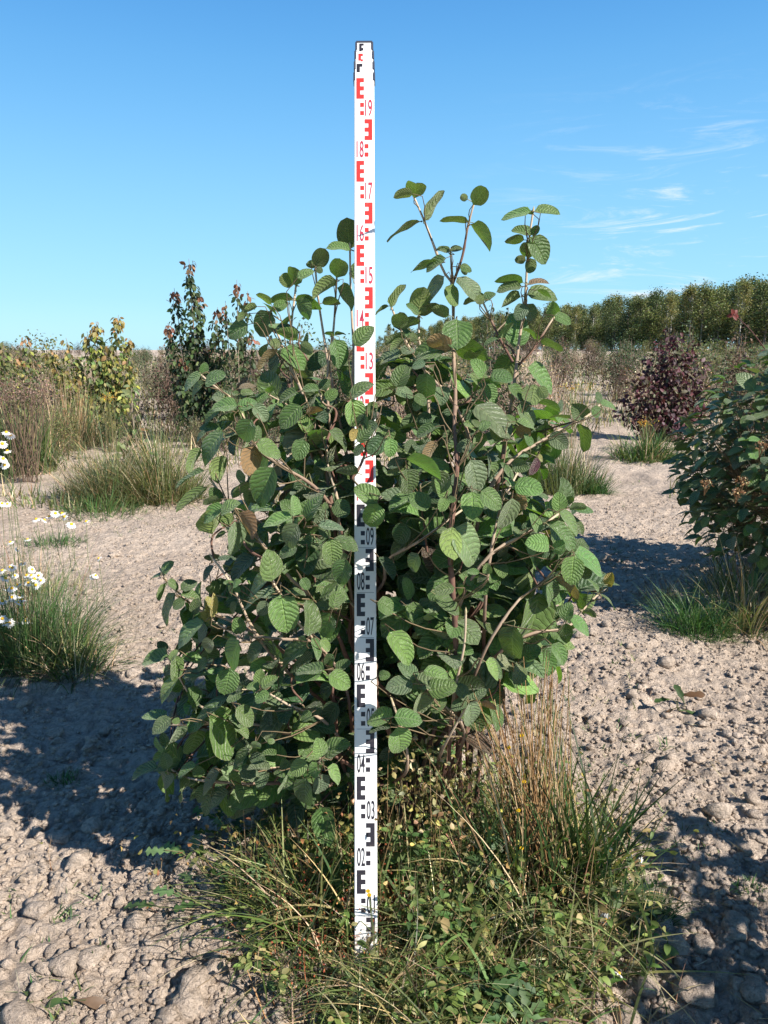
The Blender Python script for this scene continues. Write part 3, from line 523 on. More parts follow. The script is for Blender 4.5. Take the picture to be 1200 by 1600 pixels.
# measured leaves: stalk end, tip, breadth, visible side (u upper, d under) + b pale green, g greyish, r brown, p purple, y yellow, f before the staff, k deep in the shrub, its shade put into a darker green
LV_TXT = """
A 945 285 925 55 180 d;945 290 780 240 60 u;985 515 1010 345 110 u;848 500 880 362 145 d;845 520 640 600 90 d;850 575 1015 720 110 d;845 530 760 555 55 d;690 420 765 285 130 d;690 415 618 380 60 d;695 420 740 465 50 d
A 538 560 525 405 105 d;530 545 415 490 105 d;550 500 660 430 60 ub;520 655 345 655 60 d;530 670 740 685 90 d;540 670 680 790 115 d;355 700 260 610 45 db;350 750 245 935 165 u;180 850 22 930 125 u;250 715 145 735 55 d;170 770 95 810 50 d;375 740 470 670 80 u;735 690 865 655 60 d
A 555 960 412 880 90 d;430 1035 622 1150 125 u;570 1000 675 1060 90 d;430 985 350 1000 80 d;400 1035 235 1150 60 dr;410 1070 330 1200 80 uk;780 1080 640 1170 120 uk;830 960 905 1170 140 u;980 1010 1095 850 115 uf;830 930 760 905 30 d;830 930 912 900 30 d;500 1110 520 1200 110 dk
B 405 235 425 75 200 d;390 200 212 205 90 db;505 450 630 155 90 d;475 455 132 562 65 d;955 300 1060 160 170 d;905 250 828 215 70 d;915 460 662 400 70 d;935 490 1160 690 120 d;735 740 625 680 60 u;740 730 850 690 55 u;640 840 370 865 75 d;700 800 510 900 90 u;830 880 945 900 70 u;850 890 900 950 60 d
B 765 1040 755 1260 135 d;805 985 1045 1140 110 ug;685 970 490 1180 110 ug;1060 1180 1150 1115 80 u;1075 1170 870 1180 70 d
C 310 300 405 80 80 d;290 290 150 335 40 d;395 500 380 325 160 d;440 580 235 575 90 d;430 610 275 670 70 d;400 500 555 380 95 d;560 365 600 105 200 d;565 370 465 265 70 u;570 380 745 250 95 d;850 375 700 300 110 d;555 600 465 560 80 d
C 400 750 150 770 110 ug;410 740 520 650 90 ug;820 700 500 680 180 u;925 415 905 655 280 u;870 690 670 560 150 dr;900 680 1210 740 180 d;360 1050 430 835 170 u;335 1040 110 1060 150 u;650 915 620 1180 190 u;790 1040 770 1170 150 ug;1170 950 1090 790 120 ub;340 1070 515 1110 100 ug;760 800 780 1030 140 dk;520 1130 650 1190 90 u;630 820 500 850 80 ug;400 780 285 860 90 uk;1060 1030 880 1130 150 uk
D 540 180 272 190 85 ub;570 180 792 190 80 ub;560 210 500 175 40 d;540 400 375 320 90 u;540 400 605 325 80 u;475 450 297 440 80 d;520 620 490 450 175 d;530 420 705 645 185 u;490 640 385 625 80 d;530 620 545 765 110 d;465 850 220 765 90 d;450 885 225 890 80 u;440 985 225 1030 110 d;510 870 700 808 60 ur;500 960 780 930 130 u;590 920 735 960 45 d
D 480 1050 400 1190 130 ug;500 1050 570 1200 120 ug;95 1020 190 935 70 u;110 1010 0 1010 90 d
E 650 130 620 40 120 ub;660 120 790 175 80 ub;525 330 430 190 50 d;545 325 725 380 60 d;215 330 290 165 55 d;205 310 75 328 35 u;135 620 310 600 110 u;440 545 680 730 130 u;280 690 430 810 80 u;500 680 440 860 170 d;530 700 590 790 90 d;100 680 190 850 120 u;530 830 710 860 60 d;790 960 600 890 50 d;350 870 540 990 130 u
E 900 950 795 850 150 u;960 880 1060 935 90 u;1035 840 1000 745 50 ub;1035 840 1182 862 55 ub;870 1000 975 1200 80 d;350 1030 460 1100 110 dr;345 985 520 1000 60 ub;345 1000 270 930 50 u;625 1085 755 1190 140 ug;460 1190 450 1075 60 u;45 1020 130 1000 75 ub;45 1030 0 960 50 ub;20 850 280 1040 160 ug;255 1060 200 960 70 u
F 215 262 48 345 75 ub;225 262 250 180 70 u;240 330 378 240 75 u;240 330 100 430 60 u;490 500 300 480 95 ub;495 530 612 435 90 u;495 425 432 380 45 u;505 410 600 380 50 u;490 370 615 335 40 ur;640 480 700 400 65 u;600 500 720 600 110 ug;590 600 495 775 160 ub;355 540 205 620 70 u;370 690 205 640 80 u;440 580 335 660 100 uk
F 610 770 650 655 70 u;625 785 825 850 120 u;600 805 535 880 45 u;620 800 575 1015 160 dr;210 815 75 960 70 d;380 690 185 890 110 u;250 700 150 750 45 u;235 985 0 1085 55 u;380 870 300 1060 110 d;610 1080 440 1150 60 d;555 1070 670 1025 40 u;760 960 620 1230 200 u;1000 1040 930 1180 140 uk;960 500 800 640 140 u;1000 560 1110 500 50 dr
F 935 395 775 450 70 u;860 330 760 440 70 uk;960 430 840 490 90 dk;1100 380 970 350 60 u;1110 385 1160 300 75 u;980 750 940 890 130 u
G 780 560 840 825 205 ubf;760 550 945 385 100 uf;690 310 850 385 60 u;530 560 640 480 110 u;700 710 760 895 150 uk;560 660 480 850 200 uk;710 580 660 680 60 uk;560 860 770 1000 90 u;830 840 770 945 90 dyf;1090 810 1050 920 230 u;1090 930 940 1050 170 ukf;985 580 960 720 105 df;905 700 860 880 120 ukf;1005 770 905 880 110 ukf;885 990 800 1080 80 ukf;1010 650 850 800 165 ukf;830 960 960 810 140 uf;1010 950 880 1010 90 ukf;560 1050 540 1180 130 uk
H 620 300 445 390 105 ub;600 350 720 240 70 ub;500 150 270 290 80 d;600 240 470 260 50 d;740 340 900 500 110 dr;690 350 610 430 90 d;700 405 750 655 130 ug;640 490 555 520 35 u;1140 375 920 420 85 ub;1145 370 1170 220 75 ub;1180 430 1060 590 150 ug;1180 590 1030 660 100 u;985 855 980 625 160 ub;970 830 765 965 115 ub;1010 930 710 1000 90 u;1050 955 1110 1210 230 ub;940 1000 900 1100 100 ug
H 850 670 650 810 110 uk;550 740 445 830 50 uk;560 705 715 660 45 uk;545 690 580 635 50 dk;545 690 480 660 45 dk;160 790 225 700 60 u;150 810 50 830 35 u;190 865 120 990 45 d;200 850 285 910 60 u;300 920 400 850 80 u;255 945 115 1145 85 u;300 960 455 990 80 u;690 890 620 850 50 ub;690 890 750 840 50 ub;690 895 650 975 50 ub;695 895 745 930 50 ub;640 840 540 940 90 dk;400 1100 420 990 80 u;330 1000 240 1050 80 u;520 1150 550 980 70 uy;720 1020 650 1100 60 u
I 895 300 790 480 230 ug;1140 520 960 335 185 ubf;1140 520 1060 755 205 ubf;640 550 560 700 150 ug;650 580 650 510 60 ub;580 730 820 735 85 ug;470 690 550 420 105 u;590 740 700 820 90 u;730 850 970 900 115 uf;690 850 740 1090 195 u;850 1040 760 1280 200 u;800 930 950 980 60 d;620 960 500 1090 140 uk;760 480 850 650 170 dk;640 40 680 190 130 uk;620 130 570 250 110 uk;960 240 760 180 90 dkf
J 180 510 190 680 130 ub;430 300 280 440 130 dk;560 280 440 370 120 uk;780 250 660 400 170 uk;520 130 380 220 110 u;600 400 420 470 100 u;900 160 960 340 180 uk;430 600 300 560 130 dk;330 700 690 790 125 db;620 540 470 700 90 dr;330 790 370 1050 200 u;470 790 380 880 80 uk;740 850 560 1010 190 u;700 1070 650 860 140 ub;700 1070 650 1160 110 ub;710 1075 790 1080 70 u;800 820 820 1010 130 uk;600 920 480 1150 200 uk
J 560 1150 360 1040 165 u;930 710 1040 1010 210 ug;950 1010 930 1200 220 ub;1020 440 1000 640 120 u;950 560 790 600 120 ug;1005 425 890 330 80 ub;1010 430 1110 350 80 ub;310 720 150 760 100 uk;850 450 600 540 90 dk
K -50 500 140 640 165 ub;40 240 90 410 90 u;250 460 474 440 170 ub;230 260 350 270 130 u;235 400 150 240 60 u;290 525 180 370 50 ub;240 530 360 640 120 dr;230 560 170 860 150 ug;460 880 420 700 90 ub;560 980 370 920 160 ub;620 1060 650 940 115 ub;560 810 800 1000 160 u;650 690 660 515 140 ub;650 690 870 850 100 ub;710 600 780 550 70 d;740 650 890 640 65 d;790 1050 1100 1190 150 ub;460 200 395 350 70 up;450 190 525 220 55 uy;550 1010 430 1110 110 uk
L 775 270 1060 605 280 ug;760 260 720 550 200 db;440 510 350 690 140 ug;70 540 230 690 90 uk;250 720 400 960 165 uk;330 230 230 430 180 uk;780 830 590 850 110 ub;600 890 830 1040 140 u;870 800 1090 920 150 uk;860 790 810 890 60 ub;1090 700 1080 600 95 ub;1015 690 900 670 60 ub;1080 710 990 760 60 u;60 960 240 1060 160 u;330 1000 500 1150 175 u;380 990 270 940 70 uk
M 800 160 745 340 190 ub;310 480 170 690 210 uk;210 640 20 750 170 uk;500 470 430 930 270 u;560 400 700 600 170 u;720 710 760 560 115 ub;770 700 970 790 115 ub;740 730 700 860 110 u;740 760 600 900 120 dk;610 910 740 1040 120 ub;290 755 220 1050 215 u;50 1060 210 1190 110 u;30 960 190 1080 160 uk;1090 415 1100 300 90 uy;1015 470 945 330 35 u;1020 485 1190 570 35 u;1095 400 1200 400 30 u;880 610 820 490 60 d;880 620 990 665 50 d;650 330 850 470 80 dr;850 240 930 340 110 u;100 60 180 200 140 uk
N 345 520 112 565 125 ub;330 475 260 395 80 uk;360 560 400 470 55 ub;410 500 520 385 60 dk;400 510 450 700 110 u;370 590 320 700 60 uk;430 710 265 860 90 ub;610 930 560 770 120 u;650 220 385 358 115 ub;680 280 540 390 120 uk;710 210 640 140 85 uy;715 190 760 0 60 uy;945 380 830 640 150 ub;870 620 840 830 195 u;1150 430 980 540 120 ug;720 380 620 490 120 ug;960 330 930 190 120 u;680 560 570 640 80 u;860 870 550 990 105 u;520 910 340 1010 90 uk;330 1040 115 1010 95 u;370 1050 220 1130 115 ug;920 960 1080 1100 150 u
O 670 805 740 500 140 u;880 585 800 825 185 u;900 545 980 335 130 u;870 530 740 500 90 ug;690 890 340 1070 185 u;820 1120 545 1150 110 u;780 840 880 940 90 ub;900 970 830 1090 100 u;700 820 810 1000 80 u;930 1130 1050 1030 95 u;610 260 680 350 100 ub;610 270 460 390 110 uk;510 400 650 400 70 u
P 410 590 190 590 155 ug;440 560 300 440 120 ug;425 590 620 530 145 ug;540 650 760 560 180 u;480 650 500 910 175 ug;560 830 680 720 120 u;560 930 770 800 130 uk;420 620 480 690 90 uk;240 870 5 910 155 ubf;250 875 488 880 150 ub;280 960 330 1200 205 ub;220 960 40 980 60 ukf;870 745 735 780 105 ug;870 730 800 590 105 ug;880 745 1025 640 110 ug;890 755 930 970 150 ug;890 745 1010 800 60 ug
P 210 150 400 330 180 ub;700 140 570 280 140 uk;730 100 820 200 110 uk;1000 340 880 620 220 uk;1030 405 1190 540 110 ub;500 480 700 460 90 ub;120 520 200 490 85 ub;990 750 1120 785 50 dr
Q 760 180 1000 610 350 u;490 210 425 210 60 ub;470 265 390 525 135 ug;280 650 28 690 105 u;345 690 240 680 55 u;370 670 350 530 105 ug;360 730 240 1010 115 u;440 740 310 830 100 ug;490 760 545 1015 145 u;640 630 460 690 80 u;600 680 720 690 100 u;860 680 655 860 110 ug;870 680 1100 790 130 ug;740 840 630 950 115 u;955 880 755 1000 95 ug;1000 830 1110 960 100 u;650 300 580 540 150 u;950 170 1090 220 90 u;990 260 1150 350 90 u;1140 480 960 610 90 u;1060 700 1200 770 110 u
R 195 165 200 35 105 ub;190 190 70 170 80 ub;280 240 150 290 95 ub;210 190 330 100 90 ub;740 40 495 80 140 u;780 80 970 180 165 ub;500 380 340 520 155 uk;820 160 700 280 120 uk;640 400 545 460 90 u;710 780 575 720 90 ub;720 780 700 620 130 ub;580 800 480 900 135 ub;700 830 620 940 115 ub;710 920 715 1110 150 ug;770 870 915 1000 110 ub;730 780 910 600 120 u;450 890 400 1115 120 u;590 960 550 1190 170 u;860 320 740 480 160 uk;20 900 190 960 130 ug;290 880 100 830 70 ug;340 760 190 750 60 u;260 650 325 640 50 ub;170 640 150 740 90 ub;80 1000 220 1130 150 uk
"""
# measured shoots, tip first; * carries on down to the root, + joins another shoot
SH_TXT = """
A845,510 A840,600 A825,850 A815,960 A780,1200*
A945,285 A950,600 A965,880 A975,1010 A965,1200*
A685,425 A700,600 A740,880 A765,1040*
A540,560 A515,760 A495,985*
A355,760 A430,1000 A520,1200 F1000,480*
B400,215 B510,480 B620,770 B680,930 B765,1040 C890,300 C890,700 J790,100 J780,400 J805,700 L740,550 L760,800*
B960,300 B910,490 B850,800 B765,1040+
B745,770 B765,1040+
C310,300 C440,610 C700,980 C765,1040*
C570,380 C570,630 C600,760*
D555,200 D520,440 D500,700 D480,1050 E370,330 E350,520 E300,890*
E650,140 E430,460 E370,520+
E80,20 E210,300 E320,500+
E1035,840 E920,950 E780,1010 E490,1180 K270,180 K150,300*
F215,270 F300,345 F430,435 F520,570 F610,770 F620,800 F800,940 F930,1030*
H535,110 H650,270 H780,410 H960,640 H1130,850*
H730,400 H795,600 H940,700 H1060,770+
H985,855 H1050,955 O570,710 O680,880 O860,1150*
H160,790 H200,870 H320,970 H400,1050 H600,1120*
H545,690 H650,830 H700,900 H760,1050*
K650,700 K500,800 K350,880 K200,950*
L840,110 L690,220 L440,490 L200,710 L55,860 L-100,1000*
M1090,415 M1000,490 M880,610 M760,760 M500,800*
M640,310 M450,440 M330,530 M200,700*
N350,540 N460,740 N600,940 N800,1000*
N700,200 N850,300 N960,365 N1050,395 O130,850 O480,840*
N370,1105 N600,1100 N900,1080*
R200,190 R330,270 R480,360*
Q390,660 Q480,720 Q620,765 Q1000,800*
P410,590 P560,700 P700,800*
P240,880 P330,1100*
P860,0 P850,250 P780,580*
P890,745 P800,900*
R715,780 R690,900*
K270,350 K200,480 K150,560 K100,750*
O790,540 O900,570 O1000,650 O1060,720*
I640,0 I650,220 I690,400 I740,650 I740,900 O1010,420 O1060,700*
G470,490 G530,630 G570,640 I640,0+
I1035,20 I960,200 I900,285^
"""
BY = 1.84
def yfront(px, py):
    b = np.clip((np.asarray(py, float) - 430) / 470, 0, 1); b = b * b * (3 - 2 * b)
    e = np.sqrt(np.clip(1 - ((np.asarray(px, float) - 590) / 430.) ** 2, .05, 1))
    return BY - .02 - .40 * b * e
UP = {'n': (.086, .158, .038), 'b': (.135, .240, .060), 'g': (.120, .175, .082), 'r': (.20, .125, .06), 'p': (.07, .014, .03), 'y': (.32, .29, .07), 'k': (.040, .092, .032)}  # k: leaf green darkened to carry the shade of inner leaves
lb, lax, lno, lL, lW, lc, lcurl, lfold = [], [], [], [], [], [], [], []
lr = np.random.default_rng(3)
for line in LV_TXT.strip().splitlines():
    T, rest = line[0], line[1:]
    ox, oy, sc = TILES[T]
    for it in rest.split(';'):
        bx, by, tx, ty, w, fl = it.split(); bx, by, tx, ty, w = (float(q) for q in (bx, by, tx, ty, w))
        bx, tx = ox + bx / sc, ox + tx / sc; by, ty = oy + by / sc, oy + ty / sc; w /= sc
        cxp, cyp = (bx + tx) / 2, (by + ty) / 2
        Y = float(yfront(cxp, cyp)) + lr.normal(0, .025)
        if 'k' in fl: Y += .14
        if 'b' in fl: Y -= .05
        ex = max(w * .5, abs(bx - tx) / 2)
        if cxp + ex > 552 and cxp - ex < 590 and cyp > 120:
            ry = rodY(cyp)
            if 'f' in fl: Y = ry - .07
            elif abs(cxp - 571) < 17 + ex: Y = max(Y, ry + .075)
        b0 = P(bx, by, Y); t0 = P(tx, ty, Y)
        L0 = np.linalg.norm(t0 - b0); w0 = w / FPX * float(depth(b0))
        under = 'd' in fl
        need = w0 / .80
        if need > L0: dyy = -math.sqrt(need ** 2 - L0 ** 2)
        else: dyy = lr.normal(0, .2) * L0
        ax = t0 - b0; ax[1] += dyy
        Lt = np.linalg.norm(ax); axn = ax / Lt
        view = np.array([0, CAM_H * 0, 0]) - 0
        vdir = nrm(np.array([0, 0, CAM_H]) - b0)
        n0 = vdir - axn * (vdir @ axn); n0 /= np.linalg.norm(n0)
        ratio = min(1, w0 / (Lt * .80)); ang = math.acos(max(ratio, .22)) * .95
        sdv = np.cross(axn, n0)
        c1 = n0 * math.cos(ang) + sdv * math.sin(ang); c2 = n0 * math.cos(ang) - sdv * math.sin(ang)
        if under: nv_ = -(c1 if -c1[2] > -c2[2] else c2)
        else: nv_ = c1 if c1[2] > c2[2] else c2
        if not under and w0 < Lt * .6 and nv_[0] < 0 and abs(c1[2] - c2[2]) < .5: nv_ = c1 if c1[0] > c2[0] else c2
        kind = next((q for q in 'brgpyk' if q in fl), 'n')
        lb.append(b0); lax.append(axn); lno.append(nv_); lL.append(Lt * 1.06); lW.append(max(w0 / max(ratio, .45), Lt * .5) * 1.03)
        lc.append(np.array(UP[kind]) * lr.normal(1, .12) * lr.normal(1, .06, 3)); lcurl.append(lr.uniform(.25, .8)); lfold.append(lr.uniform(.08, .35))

def make_shrub(root, shoots, L_base, L_ax, L_no, L_L, L_W, L_col, L_curl, L_fold, twig_r=.0013, leafseg=(8, 2), young=(.50, .40, .29), old=(.15, .085, .065), jit=3, guard=False):
    """shoots: list of (Nx3 points tip first, tip radius, foot radius). Leaves go with the nearest shoot; parts: stem > foliage."""
    jr = np.random.default_rng(jit)
    loc = np.array(root.location[:])
    cur = []
    for pts, r0, r1 in shoots:
        c = curve(pts, max(12, len(pts) * 5))
        if guard and r1 != .0035:
            u, v = proj(c); w_ = np.clip(1.25 - np.abs(u - 571) / 95, 0, 1) * (v > 150); ry = np.array([rodY(q) for q in v])
            c[:, 1] += w_ * np.maximum(0, ry + .05 - c[:, 1])
        cur.append(c)
    allp = np.concatenate(cur); own = np.concatenate([np.full(len(c), q) for q, c in enumerate(cur)])
    B = np.array(L_base)
    mbs = [MB() for _ in shoots]; fbs = [MB() for _ in shoots]
    for q, (c, (pts, r0, r1)) in enumerate(zip(cur, shoots)):
        n = len(c); t = np.linspace(0, 1, n); rad = r0 + (r1 - r0) * t ** .8
        k = np.arange(n); rad = rad * (1 + .22 * ((k % 5) == 0))
        cc = np.array(young)[None] * (1 - np.clip(t * 2.6, 0, 1))[:, None] + np.array(old)[None] * np.clip(t * 2.6, 0, 1)[:, None]
        tube(mbs[q], c, rad, 7, cc)
        # end bud
        d = c[0] - c[1]; d /= np.linalg.norm(d); tube(mbs[q], [c[0], c[0] + d * .008, c[0] + d * .016], [r0 * 1.1, r0 * 1.3, r0 * .2], 6, (.42, .36, .22))
    owner = np.zeros(len(B), int)
    for q in range(len(B)):
        d = np.linalg.norm(allp - B[q], axis=1); k = int(d.argmin()); owner[q] = own[k]; dd = d[k]
        tgt = allp[k]
        if dd > .004:
            back = B[q] - np.array(L_ax[q]) * min(.012, dd * .4)
            k2 = k
            if dd > .06:
                k2 = min(k + int(min(6, dd / .03)), len(allp) - 1)
                if own[k2] != own[k]: k2 = k
            tgt = allp[k2]
            midp = (back + tgt) / 2 + np.array([0, 0, -.10 * dd if dd > .06 else 0])
            far_ = dd > .05
            tube(mbs[owner[q]], curve([B[q], back, midp, tgt], 7), np.linspace(.0009, twig_r * (1.3 if far_ else 1), 7), 5, np.array((.20, .15, .09) if far_ else (.26, .25, .13)) * jr.uniform(.6, 1.0))
    for q in range(len(shoots)):
        m = np.where(owner == q)[0]
        st = mbs[q].build('stem', M_STEM, root, loc=loc)
        if len(m):
            g = lambda a: np.array(a)[m]
            leaf_batch(fbs[q], g(L_base), g(L_ax), g(L_no), g(L_L), g(L_W), g(L_col), g(L_curl), g(L_fold), nv=leafseg[0], nu=leafseg[1], wave=jr.uniform(.004, .032, len(m)), pe=(.41, .60))
            fo = fbs[q].build('foliage', M_LEAF, root, loc=loc); fo.parent = st
    return root

base0 = np.array([.10, BY, 0.0])
def root_pt(k, spread=.16):
    a = k * 2.4; r = spread * math.sqrt((k % 9 + 1) / 9)
    x, y = base0[0] + r * math.cos(a), base0[1] + r * .7 * math.sin(a)
    return np.array([x, y, gz(x, y) - .03])
shoots = []
for k, line in enumerate(SH_TXT.strip().splitlines()):
    down = line.strip().endswith('*'); toks = line.strip().rstrip('*+^').split(); pts = []
    for tk in toks:
        ox, oy, sc = TILES[tk[0]]; x, y = (float(q) for q in tk[1:].split(',')); x, y = ox + x / sc, oy + y / sc
        Y = float(yfront(x, y)) + .05
        if line.strip().endswith('^'): Y = rodY(y) - .05
        elif abs(x - 571) < 24: Y = max(Y, rodY(y) + .05)
        pts.append(P(x, y, Y))
    if down:
        rp = root_pt(k); a = pts[-1]
        m_ = a * .5 + rp * .5; m_[2] = a[2] * .42; m_[:2] = a[:2] * .38 + rp[:2] * .62
        if abs(m_[0] + .04) < .05 and m_[1] < 1.72: m_[1] = 1.78
        pts += [m_, rp]
    L_ = sum(np.linalg.norm(np.array(pts[q + 1]) - np.array(pts[q])) for q in range(len(pts) - 1))
    shoots.append((np.array(pts), .0021, .0042 + .0022 * L_ if down else (.0035 if line.strip().endswith('^') else .0034)))
# shoots inside and at the back of the shrub
POLY = np.array([(395,500),(440,470),(470,560),(520,540),(548,470),(590,560),(620,500),(650,470),(690,480),(760,520),(800,490),(830,520),(860,560),(855,620),(900,640),(925,660),(880,700),(860,740),(895,790),(900,850),(920,880),(900,930),(905,980),(870,1015),(800,1040),(760,1080),(735,1130),(690,1150),(640,1170),(590,1220),(540,1240),(480,1250),(420,1270),(350,1250),(300,1210),(250,1190),(255,1140),(250,1060),(280,1010),(280,940),(335,890),(345,800),(330,700),(350,640),(330,600),(380,600),(400,560)], float)
def inside(x, y):
    x = np.asarray(x)[:, None]; y = np.asarray(y)[:, None]; x0, y0 = POLY[:, 0], POLY[:, 1]; x1, y1 = np.roll(x0, -1), np.roll(y0, -1)
    c = ((y0 > y) != (y1 > y)) & (x < (x1 - x0) * (y - y0) / (y1 - y0 + 1e-9) + x0); return c.sum(1) % 2 == 1
fr = np.random.default_rng(8)
main_pts = np.concatenate([curve(p_, 40) for p_, _, _ in shoots if _ >= .004])
tips_f = []
while len(tips_f) < 275:
    px = fr.uniform(235, 925); py = fr.uniform(480, 1250)
    if not inside([px], [py])[0]: continue
    hole = (((px - 375) / 50) ** 2 + ((py - 690) / 100) ** 2 < 1) or (((px - 640) / 35) ** 2 + ((py - 640) / 40) ** 2 < 1)
    if hole and fr.random() < .75: continue
    if py < 620 and fr.random() < .6: continue
    if py < 800 and fr.random() < .30: continue
    yf = float(yfront(px, py)); yb = BY + .12 + (BY - yf) * 1.0
    Y = yf + .05 + (yb - yf - .05) * fr.random() ** 1.5
    if abs(px - 571) < 70 and Y < rodY(py) + .12: Y = rodY(py) + .12 + fr.random() * .25
    tips_f.append(P(px, py, Y))
fb, fa, fnn, fL, fW = [], [], [], [], []
core = np.array([base0[0], BY + .04, 0])
for tp in tips_f:
    dlt = main_pts - tp; dist = np.linalg.norm(dlt, axis=1) + 1.2 * np.clip(main_pts[:, 2] - tp[2] + .10, 0, 9)
    j0 = main_pts[int(dist.argmin())]
    outv = tp - np.array([core[0], core[1], tp[2] - .25]); outv = nrm(outv)
    if np.linalg.norm(tp - j0) < .12: j0 = j0 - outv * .08
    mid = (tp + j0) / 2 + np.array([0, 0, -.02]) + fr.normal(0, .01, 3)
    pts = np.array([tp, tp - outv * .06, mid, j0]); c = curve(pts, 36); shoots.append((pts, .0014, .0024))
    s_len = np.concatenate([[0], np.cumsum(np.linalg.norm(np.diff(c, axis=0), axis=1))]); phs = fr.uniform(0, 3.14)
    for jn, dl in enumerate((.002, .028, .062, .105, .15)):
        if dl > s_len[-1] * .9: break
        k = int(np.searchsorted(s_len, dl)); d = nrm(c[max(k - 1, 0)] - c[min(k + 1, 35)])
        e1 = nrm(np.cross(d, [.3, .1, 1.])); e2 = np.cross(d, e1); an = phs + jn * 1.57
        for sg in (0, math.pi):
            if fr.random() < .08: continue
            o_ = e1 * math.cos(an + sg) + e2 * math.sin(an + sg)
            a_ = nrm(o_ + d * (.55 if jn else 1.2) + np.array([0, -.12, -.18]) + fr.normal(0, .2, 3))
            L_ = (.045, .066, .082, .086, .08)[jn] * fr.uniform(.8, 1.22)
            bb = c[k] + a_ * .011
            u_, v_ = proj(bb + a_ * L_ * .5)
            if abs(u_ - 571) < 17 + L_ * 300 and bb[1] < rodY(v_) + .05 and v_ > 160: continue
            if v_ < 560 and fr.random() < .5: continue
            fb.append(bb); fa.append(a_); fnn.append(nrm(np.array([0, -.25, .8]) + outv * .5 + d * .3 + fr.normal(0, .3, 3))); fL.append(L_); fW.append(L_ * fr.uniform(.66, .84))
print('fill leaves', len(fb))
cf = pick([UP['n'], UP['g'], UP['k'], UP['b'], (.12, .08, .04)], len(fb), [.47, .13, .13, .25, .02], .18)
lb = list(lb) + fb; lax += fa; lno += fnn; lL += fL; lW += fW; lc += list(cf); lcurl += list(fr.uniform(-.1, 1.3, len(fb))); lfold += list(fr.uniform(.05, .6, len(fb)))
shrub = empty('wayfaring_shrub', tuple(base0), 'tall dark green wayfaring shrub with large veined leaves, spreading behind the measuring staff', 'shrub')
make_shrub(shrub, shoots, lb, lax, lno, lL, lW, lc, lcurl, lfold, guard=True)

# ---------------------------------------------------------------- further wayfaring shrubs of the row
def row_shrub(name, label, x, y, rx, ry, h, nst, nleaf, seed, Ls=.07, low=.12, group=None, leafseg=(5, 1), flowers=0):
    r = np.random.default_rng(seed); z0 = gz(x, y)
    root = empty(name, (x, y, z0), label, 'shrub', group); sh = []
    tips = []
    for k in range(nst):
        a = k * 2.399 + r.normal(0, .2); el = (k + .5) / nst
        rad = math.sqrt(el); tx = x + rx * rad * math.cos(a) * .92; ty = y + ry * rad * math.sin(a) * .92; tz = z0 + h * (1 - .62 * rad ** 2.2) * r.uniform(.85, 1.03)
        p0 = np.array([x + .1 * math.cos(a), y + .1 * math.sin(a), z0 - .03]); tip = np.array([tx, ty, tz]); m = p0 * .5 + tip * .5; m[:2] = p0[:2] * .7 + tip[:2] * .3
        sh.append((np.array([tip, m * .4 + tip * .6, m, p0]), .002, .006)); tips.append(tip)
    B_, A_, N_, = [], [], []
    # leaves: opposite pairs along the shoots, the rest on twigs through the crown
    for (pts, _, _), tip in zip(sh, tips):
        c = curve(pts, 40)
        for s_ in range(0, 22, 3):
            p = c[s_]; d = nrm(c[s_] - c[s_ + 1]); az = s_ * .52 + r.uniform(0, .4)
            for sg in (0, math.pi):
                o_ = np.array([math.cos(az + sg), math.sin(az + sg), .25 - .04 * s_]); a_ = nrm(o_ + d * .3 + r.normal(0, .15, 3)); B_.append(p + a_ * .012); A_.append(a_); N_.append(nrm(d * .8 + np.array([0, 0, .8]) + r.normal(0, .25, 3)))
    n2 = max(0, nleaf - len(B_)); q = 0
    while q < n2:
        v = r.normal(size=3); v /= np.linalg.norm(v); rad = r.uniform(.62, 1.0)
        if v[2] < -.85: continue
        p = np.array([x + v[0] * rx * rad, y + v[1] * ry * rad, z0 + h * .5 + v[2] * h * .47 * rad])
        if p[2] < z0 + low: continue
        bumpy = vnoise(np.array(p[0] * 3 + p[2] * 2), np.array(p[1] * 3 + p[2]), .6, 5)
        if bumpy < .27: continue
        o_ = v * np.array([1, 1, .3]); B_.append(p); A_.append(nrm(nrm(o_) + r.normal(0, .4, 3) + np.array([0, 0, -.15]))); N_.append(nrm(np.array([0, 0, 1.]) + v * .5 + r.normal(0, .3, 3))); q += 1
    n = len(B_); Ll = r.normal(Ls, Ls * .2, n).clip(.03, .12)
    st = rng.bit_generator.state
    make_shrub(root, sh, B_, A_, N_, Ll, Ll * r.uniform(.58, .75, n), pick([UP['n'], UP['k'], UP['g'], UP['b']], n, [.5, .27, .13, .1], .15), r.uniform(.2, .9, n), r.uniform(.1, .4, n), leafseg=leafseg, jit=seed)
    return root
rs = row_shrub('wayfaring_shrub', 'dark leafy wayfaring shrub with brown dried flower heads at the right edge of the photo', 2.34, 3.80, .80, .80, 1.42, 34, 3000, 41, .08)
def flower_head(px, py, Y, rad=.028):
    p = P(px, py, Y); m = MB(); n = 60; r = np.random.default_rng(int(px)); d = nrm(r.normal(size=(n, 3)) + np.array([0, -.3, .5]))
    q = p + d * rad * r.uniform(.5, 1, (n, 1)) * np.array([1, 1, .6])
    leaf_batch(m, q, nrm(d + r.normal(0, .5, (n, 3))), d, .012, .007, pick([(.32, .18, .09), (.5, .38, .22), (.2, .1, .05)], n), nv=2, nu=1)
    for k in range(10): tube(m, [p + np.array([0, .01, -.05]), p + d[k] * rad * .6], [.0012, .0007], 4, (.2, .12, .06))
    o = m.build('flower_head', M_DRY, rs, loc=np.array(rs.location[:]))
    o['label'] = 'dried brown flower head'
for a in ((1103, 757, 3.10), (1160, 752, 3.06), (1190, 697, 3.12), (1152, 770, 3.15)): flower_head(*a)
